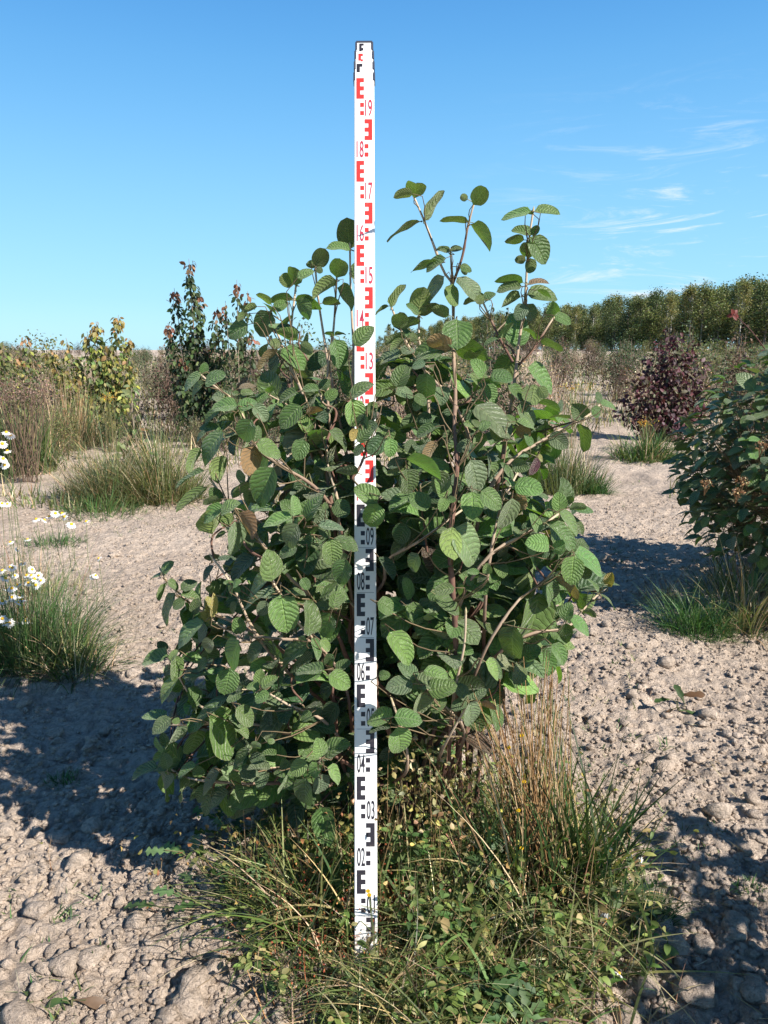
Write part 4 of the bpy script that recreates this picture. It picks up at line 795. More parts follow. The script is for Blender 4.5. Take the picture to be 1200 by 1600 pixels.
tw = MB(); pt = [P(1195, 545, 3.6), P(1172, 515, 3.6), P(1145, 490, 3.62)]
tube(tw, curve(pt, 10), np.linspace(.003, .0015, 10), 6, (.12, .05, .04)); leaf_batch(tw, [P(1146, 492, 3.62)] * 5, nrm(np.array([[-1, 0, -.2], [.6, 0, .8], [1, 0, -.3], [-.4, -.4, .8], [.3, -.5, -.6]])), (0, -1, .2), .032, .02, (.16, .03, .025), nv=4, nu=1)
tw.build('red_shoot', M_FOL, rs, loc=np.array(rs.location[:]))
row_shrub('wayfaring_shrub', 'wayfaring shrub beyond the right edge, casting the shadow at the lower right', 1.84, .78, .50, .52, 1.2, 18, 800, 43, .08)
# ---------------------------------------------------------------- weeds
def on_ground(x, y): return np.stack([x, y, ground_h(x, y) - .004], -1)
GRN = [(.10, .15, .045), (.14, .18, .055), (.07, .115, .04), (.21, .22, .085)]
DRY = [(.52, .41, .24), (.44, .32, .18), (.62, .52, .35), (.30, .19, .10)]
mat_g, mat_d, mat_w = MB(), MB(), MB()
def mat_pts(n, rx=.50, ry=.42, cx=.13, cy=1.62, seed=1, pw=.5):
    r = np.random.default_rng(seed); a = r.uniform(0, 6.283, n); q = r.random(n) ** pw
    x = cx + rx * q * np.cos(a); y = cy + ry * q * np.sin(a)
    # the tongue of weeds that runs towards the camera
    m = r.random(n) < .5; x = np.where(m, .14 + r.normal(0, .17, n), x); y = np.where(m, r.uniform(.98, 1.6, n), y)
    bad = (np.abs(x + .04) < .035) & (np.abs(y - 1.36) < .03)
    return x[~bad], y[~bad]
def hscale(x, y): return np.clip((y - .95) / .4, .55, 1.15)
x, y = mat_pts(2300, seed=31); n = len(x)
blades(mat_g, on_ground(x, y), rng.gamma(4, .036, n).clip(.04, .30) * hscale(x, y), rng.uniform(.0018, .0052, n), rng.uniform(0, 6.28, n), np.abs(rng.normal(.35, .3, n)), rng.normal(.9, .7, n).clip(-.3, 2.6), pick(GRN, n), seg=6)
x, y = mat_pts(430, seed=35, rx=.46); n = len(x)
blades(mat_g, on_ground(x, y), rng.uniform(.14, .34, n) * hscale(x, y), rng.uniform(.006, .011, n), rng.uniform(0, 6.28, n), np.abs(rng.normal(.5, .3, n)), rng.normal(1.1, .5, n), pick(GRN + [(.24, .26, .10), (.45, .38, .2), (.18, .22, .08)], n), seg=8)
tag(mat_g.build('grass', M_GRASS), 'green and yellowing grass blades matted round the foot of the staff', 'grass', kind='stuff')
x, y = mat_pts(4200, seed=32); n = len(x)
blades(mat_d, on_ground(x, y), rng.gamma(4, .034, n).clip(.04, .30) * hscale(x, y), rng.uniform(.0012, .0042, n), rng.uniform(0, 6.28, n), np.abs(rng.normal(.7, .45, n)), rng.normal(.8, .8, n).clip(-.4, 2.8), pick(DRY, n, [.34, .26, .2, .2]), seg=6)
# rusty seed stalks left of the staff foot, thin dark stems
x = rng.normal(-.10, .09, 170); y = rng.normal(1.47, .10, 170); n = 170
blades(mat_d, on_ground(x, y), rng.uniform(.06, .17, n), .002, rng.uniform(0, 6.28, n), np.abs(rng.normal(.3, .3, n)), rng.normal(.3, .4, n), pick([(.28, .075, .035), (.20, .05, .03), (.35, .13, .06)], n), seg=4)
q = on_ground(rng.normal(-.09, .09, 1100), rng.normal(1.47, .10, 1100)); q[:, 2] += rng.uniform(.01, .15, 1100)
leaf_batch(mat_d, q, rdir(1100), rdir(1100), rng.uniform(.004, .009, 1100), .005, pick([(.30, .08, .04), (.22, .05, .03), (.42, .2, .08)], 1100), nv=2, nu=1)
tag(mat_d.build('dry_grass', M_DRY), 'dead straw and rusty stalks tangled among the weeds under the shrub', 'dry grass', kind='stuff')
# small-leaved weeds: sprawling stems with paired ovate leaves
def sprig(mb, p, h, lean_az, lean, nl, Ls, cols, Wf=.45, stemcol=(.12, .14, .05), r=.0011, droop=.4):
    d = np.array([math.cos(lean_az) * math.sin(lean), math.sin(lean_az) * math.sin(lean), math.cos(lean)])
    c = curve([p, p + d * h * .5 + rng.normal(0, .01, 3), p + d * h + np.array([math.cos(lean_az), math.sin(lean_az), -.3]) * h * .15 * lean], 9)
    tube(mb, c, np.linspace(r * 1.3, r * .6, 9), 4, stemcol)
    t = rng.uniform(.15, 1, nl); k = (t * 8).astype(int).clip(0, 8); b = c[k]
    az = rng.uniform(0, 6.28, nl); a = nrm(np.stack([np.cos(az), np.sin(az), rng.normal(.15, .35, nl)], -1))
    L = rng.uniform(.6, 1.2, nl) * Ls * (1.15 - .5 * t)
    leaf_batch(mb, b + a * Ls * .12, a, nrm(np.array([0, 0, 1.]) + rng.normal(0, .35, (nl, 3))), L, L * Wf, pick(cols, nl), curl=rng.uniform(.1, 1.2, nl), fold=rng.uniform(.05, .4, nl), nv=4, nu=1)
WC = [(.16, .22, .06), (.12, .18, .05), (.23, .26, .085), (.08, .13, .04), (.30, .26, .11)]
x, y = mat_pts(520, seed=36, rx=.50, ry=.38)
for a, b in zip(x, y):
    p = on_ground(np.array([a]), np.array([b]))[0]; right = a > -.02
    sprig(mat_w, p, rng.uniform(.05, .22) * float(hscale(a, b)) * (1.15 if right else .8), rng.uniform(0, 6.28), abs(rng.normal(.3, .25)), int(rng.uniform(9, 22)), rng.uniform(.018, .04), WC, Wf=rng.uniform(.35, .6))
# golden withered leaflets under the shrub to the right of the staff
for (cx_, cy_, cz_, sx_, sz_, n, cols) in ((.10, 1.62, .30, .09, .07, 480, [(.48, .39, .20), (.36, .30, .12), (.55, .47, .28), (.22, .2, .07)]), (.20, 1.6, .15, .16, .08, 750, [(.42, .36, .10), (.2, .22, .06), (.34, .2, .1)]), (-.28, 1.62, .12, .14, .05, 260, [(.42, .30, .12), (.2, .2, .06), (.3, .14, .06)])):
    q = np.stack([rng.normal(cx_, sx_, n), rng.normal(cy_, .08, n), np.abs(rng.normal(cz_, sz_, n)) + .01], -1)
    leaf_batch(mat_w, q, rdir(n), rdir(n), rng.uniform(.008, .022, n), rng.uniform(.006, .012, n), pick(cols, n), curl=rng.uniform(.2, 1.8, n), nv=3, nu=1)
    for k in range(int(n / 14)):
        a = q[k]; tube(mat_w, curve([a, a * [1, 1, .5] + rng.normal(0, .02, 3) * [1, 1, 0], np.array([a[0] + rng.normal(0, .03), a[1], 0])], 5), .0009, 3, (.3, .2, .1))
tag(mat_w.build('ground_weeds', M_FOL), 'low leafy weeds with green and golden leaflets around the staff foot', 'weeds', kind='stuff')

# ---- clumps, each a thing of its own
def clump(name, label, cat, px, py, wpx, hpx, parts, Yofs=0, dfac=.7, group=None, seed=0):
    """px,py: foot of the clump in the photo; parts: list of (part name, n, length range as share of height, width, lean, bend, colours, material, seg)"""
    p = GP(px, py); p[1] += Yofs; d = float(depth(p)); rx = wpx / 2 / FPX * d; h = hpx / FPX * d
    root = empty(name, tuple(p), label, cat, group); ms = []
    for (pn, n, l0, l1, w, lean, bend, cols, mt, seg) in parts:
        m = MB(); a = rng.uniform(0, 6.28, n); q = rng.random(n) ** .6
        x = p[0] + rx * .9 * q * np.cos(a); y = p[1] + rx * .9 * dfac * q * np.sin(a)
        az = np.where(rng.random(n) < .45, a, rng.uniform(0, 6.28, n))
        blades(m, on_ground(x, y), rng.uniform(l0, l1, n) * h * 1.15 * (1.1 - .55 * q ** 2) * (.6 + .8 * vnoise(x * 1 + 40, y + 40, .12, 31)), w * rng.uniform(.6, 1.3, n), az, np.abs(rng.normal(lean, lean * .6 + .05, n)) * (.4 + q), rng.normal(bend, .4, n), pick(cols, n), seg=seg)
        m.build(pn, mt, root, loc=p)
    return root, p, rx, h
FE = [(.045, .12, .03), (.07, .16, .04), (.03, .085, .025), (.10, .18, .06)]
SG = [(.11, .145, .07), (.15, .18, .09), (.075, .11, .05)]
OLV = [(.17, .18, .07), (.24, .21, .09), (.11, .14, .05), (.14, .17, .065)]
# tall bleached clump right of the staff
def stalk_clump():
    foot = G(852, 1400); foot[2] = gz(foot[0], foot[1])
    root = empty('dry_grass_clump', tuple(foot), 'tall upright clump of reddish straw stalks below the right side of the shrub', 'grass clump'); m = MB(); n = 135
    tx = rng.uniform(730, 890, n); ty = rng.uniform(1015, 1190, n)
    for k in range(n):
        f0 = foot + np.array([rng.normal(0, .045), rng.normal(0, .035), 0]); f0[2] = gz(f0[0], f0[1])
        t = P(tx[k] + rng.normal(0, 6), ty[k], f0[1] + rng.normal(.04, .06)); mid = f0 * .5 + t * .5 + rng.normal(0, .012, 3)
        c = curve([f0, mid, t], 8); tube(m, c, np.linspace(.0016, .0007, 8), 4, np.array(DRY[k % 4]) * np.array([.95, .80, .68]) * rng.uniform(.6, 1.1) if k % 7 else np.array(GRN[k % 4]))
    m.build('stalks', M_DRY, root, loc=foot); m = MB(); n = 90
    for k in range(n):
        f0 = foot + np.array([rng.normal(0, .05), rng.normal(0, .04), 0]); a = rng.uniform(-2.2, 1.0)
        blades(m, [f0], rng.uniform(.2, .46), rng.uniform(.006, .011), a, abs(rng.normal(.25, .15)), abs(rng.normal(.5, .5)), pick(GRN, 1)[0], seg=8)
    m.build('leaves', M_GRASS, root, loc=foot); m = MB(); n = 120
    a = rng.uniform(0, 6.28, n); x = foot[0] + .09 * np.cos(a) * rng.random(n); y = foot[1] + .07 * np.sin(a) * rng.random(n)
    blades(m, on_ground(x, y), rng.uniform(.08, .3, n), rng.uniform(.003, .008, n), a, np.abs(rng.normal(.45, .3, n)), rng.normal(1.0, .6, n), pick(DRY, n), seg=7)
    m.build('withered_leaves', M_DRY, root, loc=foot)
stalk_clump()
def fan_grass(name, label, px, py, tips, n, wd, cols, seed):
    r = np.random.default_rng(seed); foot = GP(px, py); root = empty(name, tuple(foot), label, 'grass clump'); m = MB(); d = MB()
    for k in range(n):
        tx, ty = tips[k % len(tips)]; tx += r.normal(0, 22); ty += r.normal(0, 26)
        f0 = foot + np.array([r.normal(0, .05), r.normal(0, .05), 0]); t = P(tx, ty, f0[1] + r.normal(-.02, .09))
        L = np.linalg.norm(t - f0) * 1.08; az = math.atan2(t[1] - f0[1], t[0] - f0[0]); tilt = math.acos(min(1, max(.02, (t[2] - f0[2]) / L)))
        mm = d if r.random() < .2 else m
        blades(mm, [f0], L, wd * r.uniform(.5, 1.2), az, tilt * .55, tilt * .9, pick(DRY if mm is d else cols, 1)[0], seg=8)
    m.build('leaves', M_GRASS, root, loc=foot)
    if d.n: d.build('withered_leaves', M_DRY, root, loc=foot)
fan_grass('grass_clump', 'dark green broad-bladed grass clump spreading right beside the straw stalks', 915, 1400, [(930, 1110), (960, 1215), (1000, 1270), (1040, 1300), (880, 1160), (985, 1200), (905, 1200), (1060, 1330), (850, 1220), (1010, 1385)], 95, .007, [(.045, .09, .03), (.06, .115, .035), (.035, .07, .028)], 61)
fan_grass('grass_clump', 'bluish green grass blades in the middle of the weeds, between staff and straw clump', 790, 1400, [(740, 1190), (770, 1150), (720, 1240), (800, 1170), (690, 1260), (820, 1230)], 60, .006, [(.06, .12, .045), (.08, .14, .06), (.045, .09, .035)], 62)
fan_grass('grass_clump', 'sprawling pale grass clump reaching down and right at the bottom of the photo', 800, 1480, [(930, 1570), (960, 1600), (880, 1560), (830, 1540), (760, 1590), (900, 1510), (700, 1570)], 110, .0045, OLV + DRY, 63)
fan_grass('grass_clump', 'arching green grass clump left of the staff foot', 470, 1440, [(330, 1330), (400, 1290), (440, 1250), (520, 1280), (300, 1390), (560, 1350), (250, 1440), (380, 1480)], 120, .0045, GRN, 64)
fan_grass('grass_clump', 'fine grass clump with tan tips at the very bottom, below the staff foot', 620, 1560, [(520, 1500), (470, 1560), (560, 1470), (660, 1460), (720, 1500), (600, 1600), (690, 1580), (430, 1600)], 150, .004, GRN + OLV, 65)

def lobed_plant(name, label, px, py, tips, cols, lobes=5, amp=.72, wf=.36, curl=.6, LM=.10):
    foot = GP(px, py); root = empty(name, tuple(foot), label, 'weed'); m = MB(); b, a_, nn, L = [], [], [], []
    for (tx, ty, dy) in tips:
        t = P(tx, ty, foot[1] + dy); v = t - foot; Lv = np.linalg.norm(v); v = v / Lv; v[2] = v[2] * .6 - .05; v = nrm(v + rng.normal(0, .22, 3) * [1, 1, .3]); Lq = min(Lv, LM * rng.uniform(.75, 1.15)); L.append(Lq); b.append(t - v * Lq); tube(m, curve([foot, foot * .5 + (t - v * Lq) * .5 + [0, 0, .015], t - v * Lq, t - v * Lq * .6], 7), .0014, 5, (.17, .17, .08)); a_.append(v); nn.append(nrm(np.array([0, -.25, 1.]) + rng.normal(0, .15, 3)))
    n = len(b); leaf_batch(m, b, np.array(a_), np.array(nn), np.array(L), np.array(L) * wf, pick(cols, n, amt=.12), curl=curl, fold=.2, nv=26, nu=2, lobes=lobes, lobamp=amp, wave=.015, pe=(1.5, .55))
    m.build('leaves', M_FOL, root, loc=foot)
lobed_plant('lobed_weed', 'lobed pale green weed rosette on the left edge of the weed patch', 370, 1415, [(225, 1325, .05), (250, 1310, .12), (190, 1400, .0), (300, 1290, .16), (240, 1380, -.03), (280, 1350, .08), (330, 1270, .2), (270, 1410, -.05), (400, 1330, .15)], [(.11, .17, .06), (.08, .14, .045), (.13, .19, .08)])
lobed_plant('lobed_weed', 'lobed weed leaves half shaded just under the lowest left branch of the shrub', 345, 1330, [(300, 1255, .05), (345, 1245, .1), (375, 1262, .1), (390, 1290, .05), (310, 1290, -.03)], [(.09, .15, .05), (.05, .10, .03)])
lobed_plant('lobed_weed', 'small rosette of two green and one purplish leaf on bare soil, bottom left', 112, 1565, [(70, 1560, .0), (165, 1562, .0), (95, 1556, .01)], [(.09, .16, .05), (.16, .08, .06)], lobes=0, wf=.34, curl=.7)
lobed_plant('lobed_weed', 'dark small weed with upright blotched leaf on bare soil at the right', 1060, 1100, [(1058, 1065, .0), (1100, 1080, .02), (1025, 1090, 0), (1095, 1112, -.02), (1040, 1110, -.02)], [(.05, .09, .03), (.12, .07, .04)], lobes=3, amp=.3, wf=.32)
def palmate(name, label, px, py, hubs, R0, cols):
    foot = GP(px, py); root = empty(name, tuple(foot), label, 'weed'); m = MB(); st = MB()
    for (hx, hy, dy) in hubs:
        h = P(hx, hy, foot[1] + dy); tube(st, curve([foot, foot * .5 + h * .5 + [0, 0, .02], h], 6), .0014, 5, (.16, .16, .07))
        nor = nrm(np.array([rng.normal(0, .25), -.45, 1.])); e1 = nrm(np.cross(nor, [0, 1, .3])); e2 = np.cross(nor, e1); az0 = rng.uniform(0, 6.28)
        k = 7; aa = az0 + np.linspace(-2.3, 2.3, k); ax = np.cos(aa)[:, None] * e1 + np.sin(aa)[:, None] * e2
        Lk_ = R0 * (1 - .28 * np.abs(np.linspace(-1, 1, k))) * rng.uniform(.8, 1.15)
        leaf_batch(m, np.tile(h, (k, 1)), ax, nor, Lk_, Lk_ * .42, pick(cols, k, amt=.1), curl=.35, fold=.15, nv=14, nu=1, lobes=3, lobamp=.5, pe=(1.1, .5))
    m.build('leaves', M_FOL, root, loc=foot); st.build('stems', M_STEM, root, loc=foot)
palmate('cranesbill', 'deeply cut palmate leaves at the bottom, below the middle of the weed patch', 770, 1560, [(790, 1560, -.04), (740, 1530, 0), (810, 1530, -.02), (820, 1585, -.06), (760, 1590, -.08), (700, 1560, -.03)], .05, [(.07, .13, .04), (.045, .095, .03)])
palmate('cranesbill', 'cut-leaved weed halfway up the weed patch beside the straw clump', 775, 1430, [(770, 1370, -.05), (745, 1345, 0), (800, 1400, -.05), (780, 1310, .02), (700, 1400, -.04), (830, 1410, -.04)], .034, [(.08, .14, .05), (.06, .11, .04)])
palmate('cranesbill', 'small cut-leaved weed left of the staff under the shrub', 420, 1400, [(420, 1340, 0), (450, 1325, .02), (400, 1355, -.03), (460, 1360, 0), (350, 1360, 0)], .03, [(.08, .15, .05), (.06, .12, .04)])
def leafy(name, label, px, py, tips, Ls, cols, cat='weed', Wf=.5):
    foot = GP(px, py); root = empty(name, tuple(foot), label, cat); m = MB()
    for (tx, ty, dy) in tips:
        t = P(tx, ty, foot[1] + dy); c = curve([foot, foot * .5 + t * .5 + rng.normal(0, .008, 3), t], 10); tube(m, c, np.linspace(.0018, .0009, 10), 5, (.17, .19, .08))
        for k in range(2, 10):
            az = k * 1.57 + rng.normal(0, .2); 
            for sg in (0, math.pi):
                a = nrm(np.array([math.cos(az + sg), math.sin(az + sg), .25])); L = Ls * (1.1 - .4 * abs(k / 9 - .6)) * rng.uniform(.7, 1.1)
                leaf_batch(m, [c[k]], a, (0, -.25, 1), L, L * Wf, pick(cols, 1, amt=.1)[0], curl=.7, fold=.25, nv=6, nu=1)
    m.build('leaves', M_FOL, root, loc=foot)
leafy('mint_weed', 'fresh green opposite-leaved weed just left of the staff under the shrub', 520, 1430, [(505, 1325, 0), (530, 1345, -.02), (495, 1350, .02)], .030, [(.09, .17, .05), (.07, .13, .04)])
leafy('mint_weed', 'light green leafy weed just right of the staff, above the pale weed mat', 650, 1420, [(640, 1290, 0), (665, 1310, -.02), (630, 1330, 0), (690, 1330, .02), (610, 1300, .03)], .034, [(.12, .19, .06), (.09, .15, .05)], Wf=.42)
leafy('mint_weed', 'bushy light green weed between the staff and the grass, lower half of the patch', 680, 1500, [(650, 1400, 0), (690, 1390, 0), (720, 1410, .02), (640, 1440, -.03), (700, 1440, -.03), (740, 1440, 0)], .030, [(.11, .18, .055), (.08, .14, .045)], Wf=.4)

# ---- chamomiles: every flower is a thing
def chamomile_proto():
    root = empty('chamomile_flower', (0, 0, 0), 'white chamomile flower', 'flower'); m = MB()
    tube(m, curve([(0, 0, 0), (.01, 0, .1), (0, .005, .2)], 8), .0011, 4, (.10, .15, .05)); m.build('stem', M_STEM, root)
    m = MB(); k = 15; a = np.linspace(0, 6.283, k, endpoint=False); ax = np.stack([np.cos(a), np.sin(a), np.full(k, .05)], -1)
    leaf_batch(m, np.array([0, .005, .2]) + ax * .004, ax, (0, 0, 1), .014, .0052, (.86, .86, .84), curl=np.random.default_rng(4).uniform(.3, 1.3, k), fold=.1, nv=4, nu=1, pe=(.3, .28)); m.build('petals', M_PETAL, root)
    m = MB(); v = LV * [.0055, .0055, .0048] + [0, .005, .202]; m.add(v, LF, (.72, .42, .03)); m.build('disc', M_DISC, root)
    return root
CHP = chamomile_proto(); first = [True]
CH = [(38, 1040), (60, 1040)]
def chamomile(px, py, Y, label, group, tilt=None, size=1.0):
    hpos = P(px, py, Y); bx, by = hpos[0] + rng.normal(0, .03), hpos[1] + rng.normal(.02, .03); z0 = gz(bx, by)
    hh = hpos[2] - z0; o = CHP if first[0] else dup(CHP, (0, 0, 0)); first[0] = False
    o['label'] = label; o['group'] = group
    o.location = (bx, by, z0)
    # lean the whole flower from its foot so the head sits where it was seen
    v = Vector((hpos[0] - bx, hpos[1] - by, hh)); q = v.to_track_quat('Z', 'Y')
    sc_ = v.length / .2; o.rotation_euler = q.to_euler()
    s = size * rng.uniform(.85, 1.15); t1 = rng.uniform(-.2, .9) if tilt is None else tilt; e = rng.uniform(-.6, .6)
    for c in o.children:
        nm = c.name.split('.')[0]
        if nm == 'stem': c.scale = (1, 1, sc_); continue
        from mathutils import Matrix
        c.matrix_parent_inverse = Matrix.Identity(4)
        M_ = Matrix.Translation((0, .005, .2 * sc_)) @ Matrix.Rotation(t1, 4, 'X') @ Matrix.Rotation(e, 4, 'Y') @ Matrix.Scale(s, 4) @ Matrix.Translation((0, -.005, -.2))
        c.matrix_local = M_
    return o
GL = 'chamomile flowers crowded in the clump at the left edge'
HEADS = [(34, 880), (20, 888), (15, 887), (48, 895), (55, 905), (45, 912), (12, 921), (35, 938), (30, 942), (20, 920), (50, 900), (60, 900), (3, 968), (14, 975), (25, 973), (40, 970), (2, 892), (38, 968), (8, 975), (52, 890), (42, 900), (30, 932), (8, 905), (24, 900), (28, 915), (56, 915), (63, 908), (18, 934), (47, 972), (6, 940)]
for (a, b) in HEADS: chamomile(a, b, 2.98 + rng.normal(0, .06), 'white chamomile flower in the crowded clump at the left edge', GL, size=1.15)
chamomile(15, 848, 3.15, 'chamomile flower held above the left clump, nearest the edge', None, size=1.1); chamomile(45, 843, 3.15, 'chamomile flower held above the left clump, further in', None, size=1.1); chamomile(29, 858, 3.15, 'chamomile with reflexed petals just over the crowded left clump', None, 1.2, .9)
for (a, b) in [(55, 812), (75, 808), (86, 803), (96, 803), (112, 820), (70, 813), (135, 815), (100, 808)]: chamomile(a, b, 3.9 + rng.normal(0, .04), 'white chamomile flower in the loose drift on the soil beyond the left clump', 'chamomiles of the loose drift on the left', size=1.5)
for (a, b) in [(10, 676), (17, 680), (3, 694), (10, 705), (6, 717), (8, 727)]: chamomile(a, b, 4.3 + rng.normal(0, .05), 'tall white chamomile flower against the dark weeds at the far left edge', 'tall chamomiles at the far left edge', size=1.7)
for (a, b) in [(5, 787), (12, 788), (153, 873), (150, 900), (143, 902)]: chamomile(a, b, 3.6, 'small chamomile flower low on the bare soil to the left', 'scattered chamomiles on the soil to the left', size=1.1)
chamomile(947, 1441, 1.44, 'white chamomile flower facing the camera at the right edge of the weed patch', None, .9, 1.0)
chamomile(930, 1515, 1.33, 'small white chamomile flower low at the right, near big clods', None, .3, .8)
chamomile(970, 1523, 1.32, 'white chamomile flower lying nearest the big clods at the lower right', None, .2, .8)
for (a, b) in [(953, 1332), (986, 1336), (985, 1353), (997, 1345)]:
    chamomile(a, b, 1.58, 'withered yellow-centred chamomile with drooping petals at the right of the patch', 'withered chamomiles on the right', 1.3, .62)
# small yellow buttons
def button(px, py, Y, label):
    h = P(px, py, Y); b = np.array([h[0] + .01, h[1] + .01, gz(h[0], h[1])]); root = empty('yellow_flower', tuple(b), label, 'flower', 'tiny yellow flowers among the grass')
    m = MB(); tube(m, curve([b, (b + h) / 2 + [.006, 0, 0], h], 6), .0008, 4, (.1, .13, .05)); m.build('stem', M_STEM, root, loc=b)
    m = MB(); k = 9; a = np.linspace(0, 6.28, k, endpoint=False); ax = np.stack([np.cos(a), -.3 + 0 * a, np.sin(a)], -1); leaf_batch(m, np.tile(h, (k, 1)), ax, (0, -1, .2), .0055, .0045, (.80, .52, .02), nv=2, nu=1); m.build('petals', M_PETAL, root, loc=b)
for (a, b, Y) in ((815, 1149, 1.52), (819, 1221, 1.5), (810, 1266, 1.48), (815, 1325, 1.46), (795, 1168, 1.55), (575, 1392, 1.31), (577, 1398, 1.31)): button(a, b, Y, 'tiny yellow flower head among the grass and straw')

# clumps further off
clump('feathery_weed', 'bright green feathery weed on the soil below the right-hand shrub', 'weed', 1090, 985, 130, 95, [('leaves', 700, .4, 1.0, .0035, .5, .6, FE, M_GRASS, 5)])
clump('grass_clump', 'mixed green and straw grass clump right of the feathery weed', 'grass clump', 1165, 975, 150, 120, [('leaves', 260, .4, 1.2, .006, .5, .9, GRN + OLV, M_GRASS, 6), ('dry_leaves', 160, .4, 1.3, .004, .5, .7, DRY, M_DRY, 6)])
clump('dry_grass_clump', 'reddish dry grass clump just left of the feathery weed', 'grass clump', 1035, 935, 90, 60, [('dry_leaves', 190, .4, 1.2, .003, .8, .7, [(.34, .17, .10), (.42, .27, .17), (.2, .1, .06)], M_DRY, 6)])
clump('grass_clump', 'grass with tall pale stems in front of the right-hand shrub', 'grass clump', 1150, 925, 150, 110, [('leaves', 200, .4, 1.1, .006, .5, .8, GRN, M_GRASS, 6), ('dry_leaves', 60, .6, 1.9, .003, .3, .3, DRY, M_DRY, 6)])
clump('feathery_weed', 'green feathery weed in the deep shadow at the lower right', 'weed', 1022, 1425, 70, 70, [('leaves', 300, .4, 1.0, .002, .5, .5, FE, M_GRASS, 5)])
clump('feathery_weed', 'small dark feathery weed in the shrub shadow on the left', 'weed', 98, 1205, 60, 30, [('leaves', 160, .4, 1.0, .003, .8, .5, FE, M_GRASS, 5)])
clump('feathery_weed', 'low sprawling weed on the soil at the right photo edge', 'weed', 1170, 1390, 60, 22, [('leaves', 120, .4, 1.0, .003, 1.0, .3, FE, M_GRASS, 4)])
clump('feathery_weed', 'feathery chamomile leaves filling the clump at the left edge', 'weed', 40, 1020, 230, 165, [('leaves', 2100, .3, 1.0, .0035, .5, .6, FE + SG, M_GRASS, 5), ('stems', 120, .6, 1.4, .002, .3, .2, [(.2, .1, .06), (.1, .13, .05)], M_DRY, 5)])
clump('grass_clump', 'grass spilling right from the chamomile clump over shaded soil', 'grass clump', 110, 1040, 150, 95, [('leaves', 420, .3, 1.1, .005, .7, .8, GRN, M_GRASS, 6), ('dry_leaves', 140, .3, 1.1, .004, .8, .6, DRY, M_DRY, 6)])
clump('grass_clump', 'flattened dry grass clump behind the chamomile clump', 'grass clump', 60, 930, 170, 60, [('dry_leaves', 380, .4, 1.3, .003, 1.0, .5, DRY + OLV, M_DRY, 6)])
clump('feathery_weed', 'low green weed beside the loose chamomile drift', 'weed', 85, 845, 110, 30, [('leaves', 320, .4, 1.0, .005, .8, .5, FE + SG, M_GRASS, 5)])
clump('grass_clump', 'big rounded olive grass tussock on the left behind the soil strip', 'grass clump', 175, 778, 150, 100, [('leaves', 1500, .4, 1.0, .006, .45, .7, OLV + SG, M_GRASS, 6), ('dry_leaves', 500, .4, 1.1, .004, .5, .6, DRY, M_DRY, 6)])
clump('grass_clump', 'wide green grass tussock touching the left branches of the shrub', 'grass clump', 255, 780, 140, 110, [('leaves', 1300, .3, 1.0, .007, .45, .7, GRN + OLV, M_GRASS, 6), ('dry_leaves', 400, .4, 1.1, .004, .5, .6, DRY, M_DRY, 6)])
clump('grass_clump', 'low dark green fringe in front of the rounded tussock', 'grass clump', 160, 797, 170, 40, [('leaves', 700, .3, 1.0, .006, .8, .5, FE + GRN, M_GRASS, 5)])
clump('sage_weed', 'sage green bushy weed with a bright right end behind the shrub on the right', 'weed', 880, 765, 120, 85, [('leaves', 1100, .3, 1.0, .008, .4, .4, SG + GRN, M_GRASS, 4), ('stems', 90, .8, 1.35, .004, .2, .2, DRY, M_DRY, 4)])
clump('sage_weed', 'bright green low weed at the foot of the sage weed', 'weed', 930, 768, 55, 40, [('leaves', 420, .3, 1.0, .007, .6, .5, FE, M_GRASS, 4)])
clump('grass_clump', 'low green grass mound in front of the wine-red shrub', 'grass clump', 1010, 720, 130, 45, [('leaves', 1000, .4, 1.1, .012, .7, .8, GRN + FE, M_GRASS, 5), ('dry_leaves', 200, .5, 1.2, .008, .7, .7, DRY, M_DRY, 5)])
clump('tall_weed', 'dark green narrow-leaved weed at the far left edge', 'weed', 25, 735, 140, 130, [('leaves', 900, .3, 1.0, .012, .3, .4, GRN + SG, M_GRASS, 4), ('stems', 60, .8, 1.25, .006, .2, .2, DRY, M_DRY, 4)])
clump('tall_weed', 'grey-brown weed clump between the far left weed and the yellow sapling', 'weed', 110, 700, 130, 90, [('leaves', 700, .3, 1.0, .010, .3, .4, SG + OLV, M_GRASS, 4), ('stems', 500, .6, 1.2, .006, .3, .3, DRY, M_DRY, 4)])

# scattered seedlings and straw on the bare soil
sd = MB(); n = 2600; px_ = rng.uniform(-150, 1350, n); Y_ = 1.2 + 9 * rng.random(n) ** 1.3; x = (px_ - 600) / FPX * (Y_ * cT + .28)
keep = vnoise(x + 30, Y_ + 30, .55, 55) > .60; x, Y_ = x[keep], Y_[keep]; m_ = len(x)
for k in range(6):
    blades(sd, on_ground(x + rng.normal(0, .012, m_), Y_ + rng.normal(0, .012, m_)), rng.uniform(.012, .05, m_), rng.uniform(.002, .006, m_), rng.uniform(0, 6.28, m_), np.abs(rng.normal(.8, .3, m_)), .4, pick(FE + GRN, m_), seg=3)
n = 900; Y_ = 1.15 + 7 * rng.random(n) ** 1.5; x = (rng.uniform(-100, 1300, n) - 600) / FPX * (Y_ * cT + .28)
r_ = on_ground(x, Y_); r_[:, 2] += .012
blades(sd, r_, rng.uniform(.02, .09, n), rng.uniform(.001, .0025, n), rng.uniform(0, 6.28, n), 1.45, rng.normal(0, .2, n), pick(DRY, n), seg=3)
tag(sd.build('seedlings', M_GRASS), 'tiny weed seedlings and bits of straw sprinkled over the bare soil', 'seedlings', kind='stuff')

